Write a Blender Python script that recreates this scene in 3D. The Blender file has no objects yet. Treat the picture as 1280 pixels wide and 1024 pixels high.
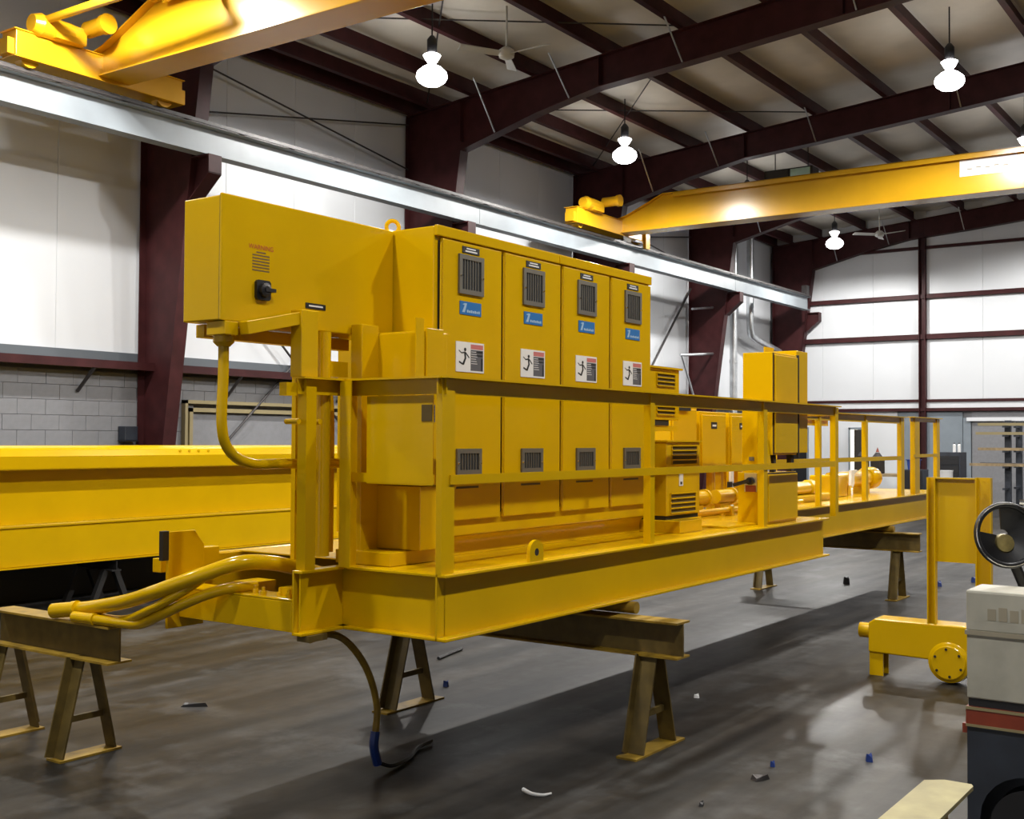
import bpy, bmesh, math, random
from mathutils import Vector, Matrix
random.seed(7)
SC = bpy.context.scene
COL = SC.collection
PI = math.pi
R = math.radians

# ------------------------------------------------------------------ camera
cam_d = bpy.data.cameras.new('camera'); cam = bpy.data.objects.new('camera', cam_d); COL.objects.link(cam)
SC.camera = cam
YAW, PITCH, ROLL, FPX = R(35.06), R(1.46), R(0.3255), 1445.7
_f = Vector((math.cos(YAW)*math.cos(PITCH), math.sin(YAW)*math.cos(PITCH), math.sin(PITCH)))
_r = Vector((math.sin(YAW), -math.cos(YAW), 0)); _u = _r.cross(_f)
_r2 = _r*math.cos(ROLL) + _u*math.sin(ROLL); _u2 = _u*math.cos(ROLL) - _r*math.sin(ROLL)
cam.matrix_world = Matrix(((_r2.x, _u2.x, -_f.x, 0), (_r2.y, _u2.y, -_f.y, 0), (_r2.z, _u2.z, -_f.z, 1.8), (0, 0, 0, 1)))
cam_d.sensor_fit = 'HORIZONTAL'; cam_d.sensor_width = 36.0; cam_d.lens = 36.0*FPX/1280.0
cam_d.clip_start = 0.05; cam_d.clip_end = 200

# ------------------------------------------------------------------ world, exposure, lamp power
w = bpy.data.worlds.new('world'); SC.world = w; w.use_nodes = True
w.node_tree.nodes['Background'].inputs[0].default_value = (0.5, 0.55, 0.65, 1)
w.node_tree.nodes['Background'].inputs[1].default_value = 0.02
SC.view_settings.view_transform = 'Standard'; SC.view_settings.look = 'None'
SC.view_settings.exposure = 0.0; SC.view_settings.gamma = 1.0; SC.view_settings.use_curve_mapping = False
SPOT_W = 930.0          # each high-bay lamp's downlight
GLOW = 13.0              # glow of its prismatic bowl
LAMP_COL = (1.0, 0.98, 0.94)

# ------------------------------------------------------------------ materials
def mat(name, col, rough=0.5, metal=0.0, emit=None, estr=0.0, noise=0.0, nscale=6.0, bump=0.0, bscale=60.0, coat=0.0, spec=0.5):
    m = bpy.data.materials.new(name); m.use_nodes = True
    nt = m.node_tree; b = nt.nodes['Principled BSDF']
    b.inputs['Base Color'].default_value = (*col, 1); b.inputs['Roughness'].default_value = rough
    b.inputs['Metallic'].default_value = metal; b.inputs['Specular IOR Level'].default_value = spec
    if coat: b.inputs['Coat Weight'].default_value = coat; b.inputs['Coat Roughness'].default_value = 0.08
    if emit: b.inputs['Emission Color'].default_value = (*emit, 1); b.inputs['Emission Strength'].default_value = estr
    if noise or bump:
        tc = nt.nodes.new('ShaderNodeTexCoord')
    if noise:
        n = nt.nodes.new('ShaderNodeTexNoise'); n.inputs['Scale'].default_value = nscale; n.inputs['Detail'].default_value = 6
        nt.links.new(tc.outputs['Object'], n.inputs['Vector'])
        r = nt.nodes.new('ShaderNodeValToRGB')
        r.color_ramp.elements[0].position = 0.3; r.color_ramp.elements[1].position = 0.7
        r.color_ramp.elements[0].color = (*[c*(1-noise) for c in col], 1); r.color_ramp.elements[1].color = (*[min(1, c*(1+noise)) for c in col], 1)
        nt.links.new(n.outputs['Fac'], r.inputs['Fac']); nt.links.new(r.outputs['Color'], b.inputs['Base Color'])
    if bump:
        n2 = nt.nodes.new('ShaderNodeTexNoise'); n2.inputs['Scale'].default_value = bscale; n2.inputs['Detail'].default_value = 3
        nt.links.new(tc.outputs['Object'], n2.inputs['Vector'])
        bp = nt.nodes.new('ShaderNodeBump'); bp.inputs['Strength'].default_value = bump; bp.inputs['Distance'].default_value = 0.01
        nt.links.new(n2.outputs['Fac'], bp.inputs['Height']); nt.links.new(bp.outputs['Normal'], b.inputs['Normal'])
    return m

M = {}
M['yellow'] = mat('yellow_paint', (0.655, 0.395, 0.001), 0.18, noise=0.04, nscale=2.5, bump=0.03, bscale=25, spec=0.35)
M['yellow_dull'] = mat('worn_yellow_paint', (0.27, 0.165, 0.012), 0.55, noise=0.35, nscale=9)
M['crane_yellow'] = mat('crane_yellow_paint', (0.64, 0.34, 0.008), 0.26, noise=0.05, nscale=2)
M['red'] = mat('red_oxide_primer', (0.045, 0.0115, 0.0125), 0.5, noise=0.25, nscale=4, spec=0.2)
M['runway'] = mat('pale_grey_steel_paint', (0.25, 0.28, 0.305), 0.45, noise=0.12, nscale=1.5)
M['rust'] = mat('dark_rail_steel', (0.05, 0.045, 0.045), 0.5, 0.4, noise=0.3, nscale=12)
M['liner'] = mat('white_wall_liner', (0.66, 0.68, 0.71), 0.5, noise=0.03, nscale=0.7)
M['liner_roof'] = mat('white_roof_insulation_facing', (0.62, 0.58, 0.50), 0.5, noise=0.1, nscale=1.3, bump=0.15, bscale=4)
M['block'] = mat('painted_concrete_block', (0.21, 0.212, 0.225), 0.75, noise=0.06, nscale=14, bump=0.2, bscale=90)
M['mortar'] = mat('mortar', (0.18, 0.18, 0.19), 0.9, noise=0.1)
M['sill'] = mat('dark_grey_flashing', (0.10, 0.115, 0.13), 0.5)
M['grey_paint'] = mat('blue_grey_paint', (0.20, 0.235, 0.27), 0.6, noise=0.1, nscale=2)
M['tan'] = mat('tan_door_trim', (0.27, 0.22, 0.11), 0.55)
M['black'] = mat('black_plastic', (0.012, 0.012, 0.014), 0.4)
M['dark'] = mat('gap_shade_and_dark_parts', (0.02, 0.014, 0.008), 0.8)  # shade of gaps put into the colour; also plain dark parts
M['slot'] = mat('brown_louver_recess', (0.10, 0.065, 0.015), 0.7)
M['steel'] = mat('galvanised_steel', (0.60, 0.62, 0.64), 0.32, 0.85, noise=0.15, nscale=6)
M['chrome'] = mat('bright_metal', (0.8, 0.8, 0.8), 0.12, 1.0)
M['vent'] = mat('grey_metal_vent_frame', (0.16, 0.145, 0.115), 0.45, 0.3)
M['filter'] = mat('dark_vent_mesh', (0.035, 0.037, 0.04), 0.7)
M['blue'] = mat('blue_nameplate', (0.02, 0.16, 0.46), 0.35)
M['ltblue'] = mat('pale_blue_print', (0.35, 0.52, 0.72), 0.4)
M['white'] = mat('white_label', (0.80, 0.80, 0.80), 0.45)
M['redprint'] = mat('red_print', (0.55, 0.04, 0.03), 0.5)
M['pinkred'] = mat('faded_red_header', (0.55, 0.16, 0.15), 0.5)
M['greyprint'] = mat('grey_print_block', (0.10, 0.10, 0.115), 0.5)
M['brownprint'] = mat('brown_faded_print', (0.31, 0.275, 0.20), 0.7)
M['lineprint'] = mat('dark_line_print', (0.16, 0.09, 0.01), 0.6)
M['orangeprint'] = mat('orange_red_print', (0.50, 0.045, 0.004), 0.6)
M['ivory'] = mat('scuffed_ivory_enamel', (0.40, 0.385, 0.32), 0.5, noise=0.14, nscale=7)
M['stripe'] = mat('orange_red_stripe', (0.22, 0.035, 0.014), 0.5, noise=0.2, nscale=9)
M['navy'] = mat('dark_navy_enamel', (0.022, 0.027, 0.038), 0.5, noise=0.25, nscale=6)
M['lamp'] = mat('lit_prismatic_bowl', (1, 1, 1), 0.4, emit=(1.0, 0.98, 0.97), estr=GLOW)
M['daylight'] = mat('lit_doorway', (1, 0.95, 0.8), 0.5, emit=(1.0, 0.93, 0.74), estr=1.1)
M['fanwhite'] = mat('white_fan_enamel', (0.55, 0.55, 0.52), 0.5)
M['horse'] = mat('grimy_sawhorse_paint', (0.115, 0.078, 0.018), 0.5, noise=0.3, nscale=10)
M['horse_top'] = mat('bare_pale_timber_cap', (0.30, 0.26, 0.115), 0.6, noise=0.2, nscale=9)
M['wood'] = mat('weathered_timber', (0.30, 0.22, 0.12), 0.7, noise=0.25, nscale=9)
M['bluebit'] = mat('blue_plastic', (0.008, 0.035, 0.20), 0.45)
M['duct'] = mat('brown_tarnished_brass', (0.30, 0.24, 0.09), 0.45, 0.5, noise=0.3, nscale=30)
M['shade_black'] = mat('shade_toned_steel', (0.012, 0.011, 0.011), 0.7)  # near-black tone puts the shade around the big girder into the colour
M['hole'] = mat('unlit_opening', (0.008, 0.008, 0.009), 0.9)

def floor_mat():
    m = bpy.data.materials.new('worn_concrete'); m.use_nodes = True; nt = m.node_tree; b = nt.nodes['Principled BSDF']; b.inputs['Specular IOR Level'].default_value = 0.17
    L = nt.links.new
    tc = nt.nodes.new('ShaderNodeTexCoord')
    mp = nt.nodes.new('ShaderNodeMapping'); mp.inputs['Scale'].default_value = (0.35, 1.4, 1); L(tc.outputs['Object'], mp.inputs['Vector'])
    n1 = nt.nodes.new('ShaderNodeTexNoise'); n1.inputs['Scale'].default_value = 0.9; n1.inputs['Detail'].default_value = 8; n1.inputs['Roughness'].default_value = 0.62
    L(mp.outputs['Vector'], n1.inputs['Vector'])
    n2 = nt.nodes.new('ShaderNodeTexNoise'); n2.inputs['Scale'].default_value = 7; n2.inputs['Detail'].default_value = 8; L(tc.outputs['Object'], n2.inputs['Vector'])
    mx = nt.nodes.new('ShaderNodeMix'); mx.data_type = 'FLOAT'; mx.inputs[0].default_value = 0.35
    L(n1.outputs['Fac'], mx.inputs[2]); L(n2.outputs['Fac'], mx.inputs[3])
    r = nt.nodes.new('ShaderNodeValToRGB'); e = r.color_ramp.elements
    e[0].position = 0.34; e[0].color = (0.0085, 0.0068, 0.0050, 1); e[1].position = 0.66; e[1].color = (0.052, 0.050, 0.048, 1)
    k = r.color_ramp.elements.new(0.47); k.color = (0.0205, 0.0170, 0.0130, 1)
    k = r.color_ramp.elements.new(0.55); k.color = (0.028, 0.0255, 0.0225, 1)
    # long dark tyre and drag marks along the hall
    mp3 = nt.nodes.new('ShaderNodeMapping'); mp3.inputs['Scale'].default_value = (0.22, 3.2, 1); mp3.inputs['Rotation'].default_value = (0, 0, 0.12); L(tc.outputs['Object'], mp3.inputs['Vector'])
    n3 = nt.nodes.new('ShaderNodeTexNoise'); n3.inputs['Scale'].default_value = 1.3; n3.inputs['Detail'].default_value = 5; L(mp3.outputs['Vector'], n3.inputs['Vector'])
    m3 = nt.nodes.new('ShaderNodeMapRange'); m3.inputs[1].default_value = 0.38; m3.inputs[2].default_value = 0.62; m3.inputs[3].default_value = 0.45; m3.inputs[4].default_value = 1.7; L(n3.outputs['Fac'], m3.inputs[0])
    mm = nt.nodes.new('ShaderNodeMix'); mm.data_type = 'RGBA'; mm.blend_type = 'MULTIPLY'; mm.inputs[0].default_value = 1.0
    # pale worn patches
    n4 = nt.nodes.new('ShaderNodeTexNoise'); n4.inputs['Scale'].default_value = 1.1; n4.inputs['Detail'].default_value = 9; n4.inputs['Roughness'].default_value = 0.7; L(tc.outputs['Object'], n4.inputs['Vector'])
    m4 = nt.nodes.new('ShaderNodeMapRange'); m4.inputs[1].default_value = 0.54; m4.inputs[2].default_value = 0.68; L(n4.outputs['Fac'], m4.inputs[0])
    wp = nt.nodes.new('ShaderNodeMix'); wp.data_type = 'RGBA'; wp.inputs[7].default_value = (0.075, 0.074, 0.072, 1)
    L(mx.outputs[0], r.inputs['Fac']); L(r.outputs['Color'], mm.inputs[6]); L(m3.outputs[0], mm.inputs[7])
    L(m4.outputs[0], wp.inputs[0]); L(mm.outputs[2], wp.inputs[6]); L(wp.outputs[2], b.inputs['Base Color'])
    r2 = nt.nodes.new('ShaderNodeMapRange'); r2.inputs[1].default_value = 0.35; r2.inputs[2].default_value = 0.7; r2.inputs[3].default_value = 0.34; r2.inputs[4].default_value = 0.52
    L(n1.outputs['Fac'], r2.inputs[0]); L(r2.outputs[0], b.inputs['Roughness'])
    bp = nt.nodes.new('ShaderNodeBump'); bp.inputs['Strength'].default_value = 0.12; bp.inputs['Distance'].default_value = 0.01
    L(n2.outputs['Fac'], bp.inputs['Height']); L(bp.outputs['Normal'], b.inputs['Normal'])
    return m
M['floor'] = floor_mat()

# ------------------------------------------------------------------ mesh builder
OFF = {}
class B:
    """collects shapes in world coordinates, then links them as ONE mesh object"""
    def __init__(self, *mats): self.v = []; self.f = []; self.m = []; self.mats = list(mats) or ['yellow']
    def _add(self, vs, fs, m=0):
        o = len(self.v); self.v += [tuple(p) for p in vs]
        for q in fs: self.f.append(tuple(i+o for i in q)); self.m.append(m)
    def box(self, x0, x1, y0, y1, z0, z1, m=0):
        if x0 > x1: x0, x1 = x1, x0
        if y0 > y1: y0, y1 = y1, y0
        if z0 > z1: z0, z1 = z1, z0
        vs = [(x0,y0,z0),(x1,y0,z0),(x1,y1,z0),(x0,y1,z0),(x0,y0,z1),(x1,y0,z1),(x1,y1,z1),(x0,y1,z1)]
        self._add(vs, [(0,3,2,1),(4,5,6,7),(0,1,5,4),(1,2,6,5),(2,3,7,6),(3,0,4,7)], m); return self
    def prism(self, poly, axis, a, b, m=0):
        """extrude a 2-D polygon along axis: 'x' -> (y,z), 'y' -> (x,z), 'z' -> (x,y)"""
        n = len(poly)
        mk = {'x': lambda p, t: (t, p[0], p[1]), 'y': lambda p, t: (p[0], t, p[1]), 'z': lambda p, t: (p[0], p[1], t)}[axis]
        vs = [mk(p, a) for p in poly] + [mk(p, b) for p in poly]
        fs = [tuple(range(n))[::-1], tuple(range(n, 2*n))] + [(i, (i+1) % n, n+(i+1) % n, n+i) for i in range(n)]
        self._add(vs, fs, m); return self
    def bar(self, p, q, wd, ht=None, m=0, up=(0, 0, 1)):
        """rectangular bar between two points"""
        p, q = Vector(p), Vector(q); d = (q-p).normalized(); ht = ht or wd
        u = Vector(up); s = d.cross(u)
        if s.length < 1e-4: s = d.cross(Vector((1, 0, 0)))
        s.normalize(); u = s.cross(d).normalized()
        vs = []
        for c in (p, q):
            for a, b in ((-1,-1),(1,-1),(1,1),(-1,1)): vs.append(c + s*(a*wd/2) + u*(b*ht/2))
        self._add(vs, [(0,1,2,3)[::-1],(4,5,6,7),(0,1,5,4),(1,2,6,5),(2,3,7,6),(3,0,4,7)], m); return self
    def tube(self, pts, r, n=10, m=0, r1=None, caps=True):
        pts = [Vector(p) for p in pts]; N = len(pts); vs = []; fs = []
        prev = None
        for i, p in enumerate(pts):
            d = (pts[min(i+1, N-1)] - pts[max(i-1, 0)]).normalized()
            if prev is None:
                a = Vector((0, 0, 1)) if abs(d.z) < 0.9 else Vector((1, 0, 0)); s = d.cross(a).normalized()
            else: s = (prev - d*prev.dot(d)).normalized()
            prev = s; t = d.cross(s)
            rr = r if r1 is None else r + (r1-r)*i/(N-1)
            for k in range(n):
                an = 2*PI*k/n; vs.append(p + s*(rr*math.cos(an)) + t*(rr*math.sin(an)))
        for i in range(N-1):
            for k in range(n): fs.append((i*n+k, i*n+(k+1) % n, (i+1)*n+(k+1) % n, (i+1)*n+k))
        if caps: fs.append(tuple(range(n))[::-1]); fs.append(tuple(range((N-1)*n, N*n)))
        self._add(vs, fs, m); return self
    def lathe(self, c, prof, n=20, m=0, axis=(0, 0, 1)):
        """profile of (radius, height) turned round an axis through c"""
        c = Vector(c); ax = Vector(axis).normalized()
        s = ax.orthogonal().normalized(); t = ax.cross(s); vs = []; fs = []
        for r, h in prof:
            for k in range(n):
                an = 2*PI*k/n; vs.append(c + ax*h + s*(r*math.cos(an)) + t*(r*math.sin(an)))
        for i in range(len(prof)-1):
            for k in range(n): fs.append((i*n+k, i*n+(k+1) % n, (i+1)*n+(k+1) % n, (i+1)*n+k))
        if prof[0][0] > 1e-5: fs.append(tuple(range(n))[::-1])
        if prof[-1][0] > 1e-5: fs.append(tuple(range((len(prof)-1)*n, len(prof)*n)))
        self._add(vs, fs, m); return self
    def ring(self, c, R0, r, axis, n=36, k=8, m=0):
        c = Vector(c); ax = Vector(axis).normalized(); s = ax.orthogonal().normalized(); t = ax.cross(s); vs = []; fs = []
        for i in range(n):
            a = 2*PI*i/n; d = s*math.cos(a) + t*math.sin(a)
            for j in range(k):
                b = 2*PI*j/k; vs.append(c + d*(R0 + r*math.cos(b)) + ax*(r*math.sin(b)))
        for i in range(n):
            for j in range(k): fs.append((i*k+j, ((i+1) % n)*k+j, ((i+1) % n)*k+(j+1) % k, i*k+(j+1) % k))
        self._add(vs, fs, m); return self
    def text(self, s, pos, size, xdir, zdir, m=0, thick=0.0015):
        cu = bpy.data.curves.new('lettering', 'FONT'); cu.body = s; cu.size = size; cu.align_x = 'CENTER'; cu.align_y = 'CENTER'
        ob = bpy.data.objects.new('lettering', cu); COL.objects.link(ob); bpy.context.view_layer.update()
        me = ob.to_mesh(); xd = Vector(xdir).normalized(); zd = Vector(zdir).normalized(); nn = xd.cross(zd)
        vs = [Vector(pos) + xd*v.co.x + zd*v.co.y + nn*thick for v in me.vertices]; fs = [tuple(p.vertices) for p in me.polygons]
        self._add(vs, fs, m); ob.to_mesh_clear(); COL.objects.unlink(ob); bpy.data.objects.remove(ob); return self
    def build(self, name, parent=None, bevel=0.0, smooth=False, seg=2, mats=None):
        me = bpy.data.meshes.new(name); off = OFF.get(parent, Vector((0, 0, 0))) if parent else Vector((0, 0, 0))
        if parent: off = OFF[parent]
        me.from_pydata([Vector(p)-off for p in self.v], [], self.f); 
        for k in self.mats: me.materials.append(M[k])
        for p, i in zip(me.polygons, self.m): p.material_index = i; p.use_smooth = smooth
        bm = bmesh.new(); bm.from_mesh(me); bmesh.ops.recalc_face_normals(bm, faces=bm.faces); bm.to_mesh(me); bm.free()
        o = bpy.data.objects.new(name, me); COL.objects.link(o)
        if parent: o.parent = parent; 
        OFF[o] = off
        if smooth:
            md = o.modifiers.new('edge_split', 'EDGE_SPLIT'); md.split_angle = R(40)
        if bevel:
            md = o.modifiers.new('bevel', 'BEVEL'); md.width = bevel; md.segments = seg; md.limit_method = 'ANGLE'; md.angle_limit = R(40)
        return o

def tag(o, label=None, cat=None, group=None, kind=None):
    if label: o['label'] = label
    if cat: o['category'] = cat
    if group: o['group'] = group
    if kind: o['kind'] = kind
    return o
def thing(name, loc, label=None, cat=None, group=None, kind=None):
    o = bpy.data.objects.new(name, None); COL.objects.link(o); o.location = loc; o.empty_display_size = 0.1
    OFF[o] = Vector(loc); return tag(o, label, cat, group, kind)
def copy_tree(o, parent=None):
    c = o.copy(); COL.objects.link(c); OFF[c] = OFF.get(o, Vector((0, 0, 0)))
    if parent: c.parent = parent
    for ch in list(o.children): copy_tree(ch, c)
    return c
def ibeam_x(b, x0, x1, yc, z0, z1, wd, tf=0.014, tw=0.01, m=0):
    b.box(x0, x1, yc-wd/2, yc+wd/2, z1-tf, z1, m); b.box(x0, x1, yc-wd/2, yc+wd/2, z0, z0+tf, m); b.box(x0, x1, yc-tw/2, yc+tw/2, z0+tf, z1-tf, m)
def ibeam_y(b, y0, y1, xc, z0, z1, wd, tf=0.014, tw=0.01, m=0):
    b.box(xc-wd/2, xc+wd/2, y0, y1, z1-tf, z1, m); b.box(xc-wd/2, xc+wd/2, y0, y1, z0, z0+tf, m); b.box(xc-tw/2, xc+tw/2, y0, y1, z0+tf, z1-tf, m)
def bez(p, n=14):
    """smooth curve through points (Catmull-Rom)"""
    p = [Vector(q) for q in p]; P = [p[0]*2-p[1]] + p + [p[-1]*2-p[-2]]; out = []
    for i in range(1, len(P)-2):
        for k in range(n):
            t = k/n; a, b, c, d = P[i-1:i+3]
            out.append(0.5*((2*b) + (c-a)*t + (2*a-5*b+4*c-d)*t*t + (3*b-a-3*c+d)*t**3))
    return out + [p[-1]]

# ================================================================== THE BUILDING
YW, XE, XS, YR = 13.6, 33.2, -6.0, -13.6
FR = [33.0, 27.4, 21.7, 16.0, 10.3, 4.6, -1.1]
def roof_z(y): return 7.62 + 0.09*(13.6-abs(y))          # top of rafters / underside of purlins
tag(B('floor').box(XS, XE+0.3, YR-0.3, YW+0.3, -0.2, 0).build('floor'), 'grey brown stained concrete shop floor', kind='structure')

# --- long wall on the left: block below, white liner above
wl = tag(B('mortar').box(XS, XE+0.3, YW+0.02, YW+0.3, 0, 2.70).box(XS, XE+0.3, YW+0.1, YW+0.3, 2.7, 9.2).build('wall_left'), 'long shop wall, grey block below white liner panels', kind='structure')
stk = B('block')
blk = B('block').box(-0.198, 0.198, 0, 0.06, 0.002, 0.198).build('concrete_block', wl, bevel=0.003, seg=1)
first = True; hid = []
for row in range(13):
    z = 0.2*row + 0.1 - 0.0
    for k in range(100):
        x = XS + 0.2 + 0.4*k + (0.2 if row % 2 else 0)
        if x > XE-0.2: continue
        if 11.08 < x < 15.9 and z < 2.2: continue
        zc = 0.2*row
        if row >= 7 and 7.8 < x < 15.6:
            if first: o = blk; first = False
            else: o = blk.copy(); COL.objects.link(o)
            o.location = (x, YW-0.035+random.uniform(-0.002, 0.002), zc+0.08)
        else: stk.box(x-0.195, x+0.195, YW-0.035, YW+0.025, zc+0.085, zc+0.275)
tag(stk.build('block_courses', wl), kind='stuff')
lin = B('liner').box(0.002, 1.423, 0, 0.06, 2.96, 8.3).build('wall_panel', wl, bevel=0.004, seg=1)
for i in range(27):
    o = lin if i == 0 else lin.copy()
    if i: COL.objects.link(o)
    o.location = (XE-1.425*(i+1), YW+0.04, 0)
B('sill').box(XS, XE, YW-0.04, YW+0.1, 2.828, 2.96).build('flashing', wl)
B('red').box(XS, XE, YW-0.30, YW+0.1, 2.815, 2.825).box(XS, XE, YW-0.30, YW-0.288, 2.715, 2.815).build('girt', wl)
for x in (9.35, 6.9, 11.9, 14.3):
    B('rust').bar((x, YW-0.28, 2.72), (x-0.10, YW-0.05, 2.40), 0.035).build('girt_strut', wl)

# --- far end wall
we = tag(B('mortar').box(XE, XE+0.3, YR, YW, 0, 9.6).build('wall_end'), 'far end wall of white panels between red girts', kind='structure')
for z0, z1 in ((2.97, 4.66), (4.80, 5.80), (5.93, 7.2), (7.25, 8.85)):
    for k in range(9):
        y1 = 13.58 - 1.5*k
        B('liner').box(XE-0.05, XE+0.02, y1-1.497, y1, z0, z1).build('wall_panel', we, bevel=0.008, seg=1)
for z0, z1, d in ((4.66, 4.80, 0.16), (5.80, 5.92, 0.16), (2.90, 2.97, 0.1), (2.64, 2.73, 0.16), (7.19, 7.27, 0.16)):
    B('red').box(XE-d, XE, -2, YW, z0, z1).build('girt', we)
B('liner').box(XE-0.06, XE, -2, YW, 2.73, 2.90).build('fascia_strip', we)
B('red').box(XE-0.22, XE-0.0, 9.08, 9.10, 0, 8.0).box(XE-0.22, XE, 9.24, 9.26, 0, 8.0).box(XE-0.12, XE-0.1, 9.1, 9.24, 0, 8.0).build('end_post', we)
# lower zone: painted partition, doors, blue-grey boarding
B('liner').box(XE-0.05, XE, 9.9, YW, 0, 2.64).build('partition', we)
B('grey_paint').box(XE-0.06, XE, 8.12, 9.88, 0, 2.62).build('boarding', we)
B('grey_paint').box(XE-0.09, XE, 7.9, 8.10, 0, 2.45).build('boarding', we)
B('block').box(XE-0.05, XE, -2, 7.88, 0, 2.62).build('boarding', we)
B('liner').box(XE-0.14, XE, -2, 8.0, 2.36, 2.46).build('shelf_strip', we)
d1 = thing('door_1', (XE-0.06, 11.14, 0), 'open doorway with bright light beyond it', kind='structure')
B('daylight').box(XE-0.085, XE-0.055, 11.03, 11.24, 0, 2.13).build('opening', d1)
B('grey_paint').box(XE-0.11, XE-0.05, 11.24, 11.29, 0, 2.18).box(XE-0.11, XE-0.05, 10.82, 11.29, 2.13, 2.19).build('door_frame', d1)
B('dark').box(XE-0.62, XE-0.09, 10.90, 10.95, 0, 2.12).build('door_leaf', d1)
d2 = thing('door_2', (XE-0.06, 12.66, 0), 'dark unlit doorway near the corner', kind='structure')
B('hole').box(XE-0.085, XE-0.055, 12.55, 13.2, 0, 2.16).build('opening', d2)
B('grey_paint').box(XE-0.11, XE-0.05, 12.50, 12.55, 0, 2.2).build('door_frame', d2)

# --- big door in the left wall
d3 = thing('door_3', (13.4, YW, 0), 'grey sectional door in a tan frame', kind='structure')
dx0, dx1 = 11.14, 15.85
fr = B('tan'); fr.box(dx0-0.16, dx0-0.11, YW-0.12, YW-0.03, 0, 2.34); fr.box(dx0-0.06, dx0, YW-0.10, YW-0.02, 0, 2.23); fr.box(dx0-0.06, dx1, YW-0.10, YW-0.02, 2.17, 2.23); fr.box(dx0-0.16, dx1, YW-0.12, YW-0.03, 2.29, 2.34)
fr.build('door_frame', d3)
for k in range(4):
    B('block').box(dx0+0.003, dx1, YW-0.03, YW+0.01, 0.54*k+0.004, 0.54*k+0.535).build('door_panel', d3, bevel=0.008, seg=1)

tag(B('mortar').box(XS, XE, YR-0.3, YR, 0, 2.7).box(XS, XE, YR-0.3, YR, 2.7, 9.0).build('wall_right'), 'opposite long wall behind the right edge', kind='structure')
for k in range(13): B('liner').box(XS+3.02*k, XS+3.02*k+3.0, YR-0.02, YR+0.03, 2.8, 7.7).build('wall_panel', bpy.data.objects['wall_right'])
tag(B('liner').box(XS-0.3, XS, YR, YW, 0, 9.6).build('wall_near'), 'end wall behind the camera', kind='structure')

# --- ceiling: deck, insulation bays, purlins
ce = B('liner_roof')
for s in (1, -1):
    ce.prism([(s*13.9, 7.62-0.027+0.38), (0, 7.62+0.09*13.6+0.38), (0, 7.62+0.09*13.6+0.5), (s*13.9, 7.62-0.027+0.5)], 'x', XS, XE+0.3)
ceil = tag(ce.build('ceiling'), 'pale insulated metal roof deck', kind='structure')
PY = [13.45, 12.95, 12.05, 10.75, 9.38, 8.02, 6.66, 5.30, 3.94, 2.58, 1.22, 0.15]
PYA = PY + [-y for y in PY[::-1]]
XB = sorted(FR + [XS, XE])
def insul(x0, x1, y0, y1):
    b = B('liner_roof'); nx, ny = 8, 4; vs = []
    for i in range(nx+1):
        for j in range(ny+1):
            u, v = i/nx, j/ny; x = x0+(x1-x0)*u; y = y0+(y1-y0)*v
            sag = 0.07*math.sin(PI*v)*(min(1, 4*u)*min(1, 4*(1-u)))
            vs.append((x, y, roof_z(y)+0.29-sag))
    b._add(vs, [(i*(ny+1)+j, (i+1)*(ny+1)+j, (i+1)*(ny+1)+j+1, i*(ny+1)+j+1) for i in range(nx) for j in range(ny)])
    return b.build('insulation_panel', ceil, smooth=True)
for a, b_ in zip(XB[:-1], XB[1:]):
    for y0, y1 in zip(PYA[:-1], PYA[1:]):
        if y1 > -6.0: insul(a, b_, y0, y1)
for y in PYA:
    z = roof_z(y); p = B('red'); s = 1 if y > 0 else -1
    p.box(XS, XE, y-0.05, y+0.05, z, z+0.012).box(XS, XE, y+0.038, y+0.05, z+0.012, z+0.29).box(XS, XE, y-0.05, y-0.038, z+0.012, z+0.04).box(XS, XE, y+0.05, y+0.13, z+0.28, z+0.29)
    p.build('purlin', ceil)

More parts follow.
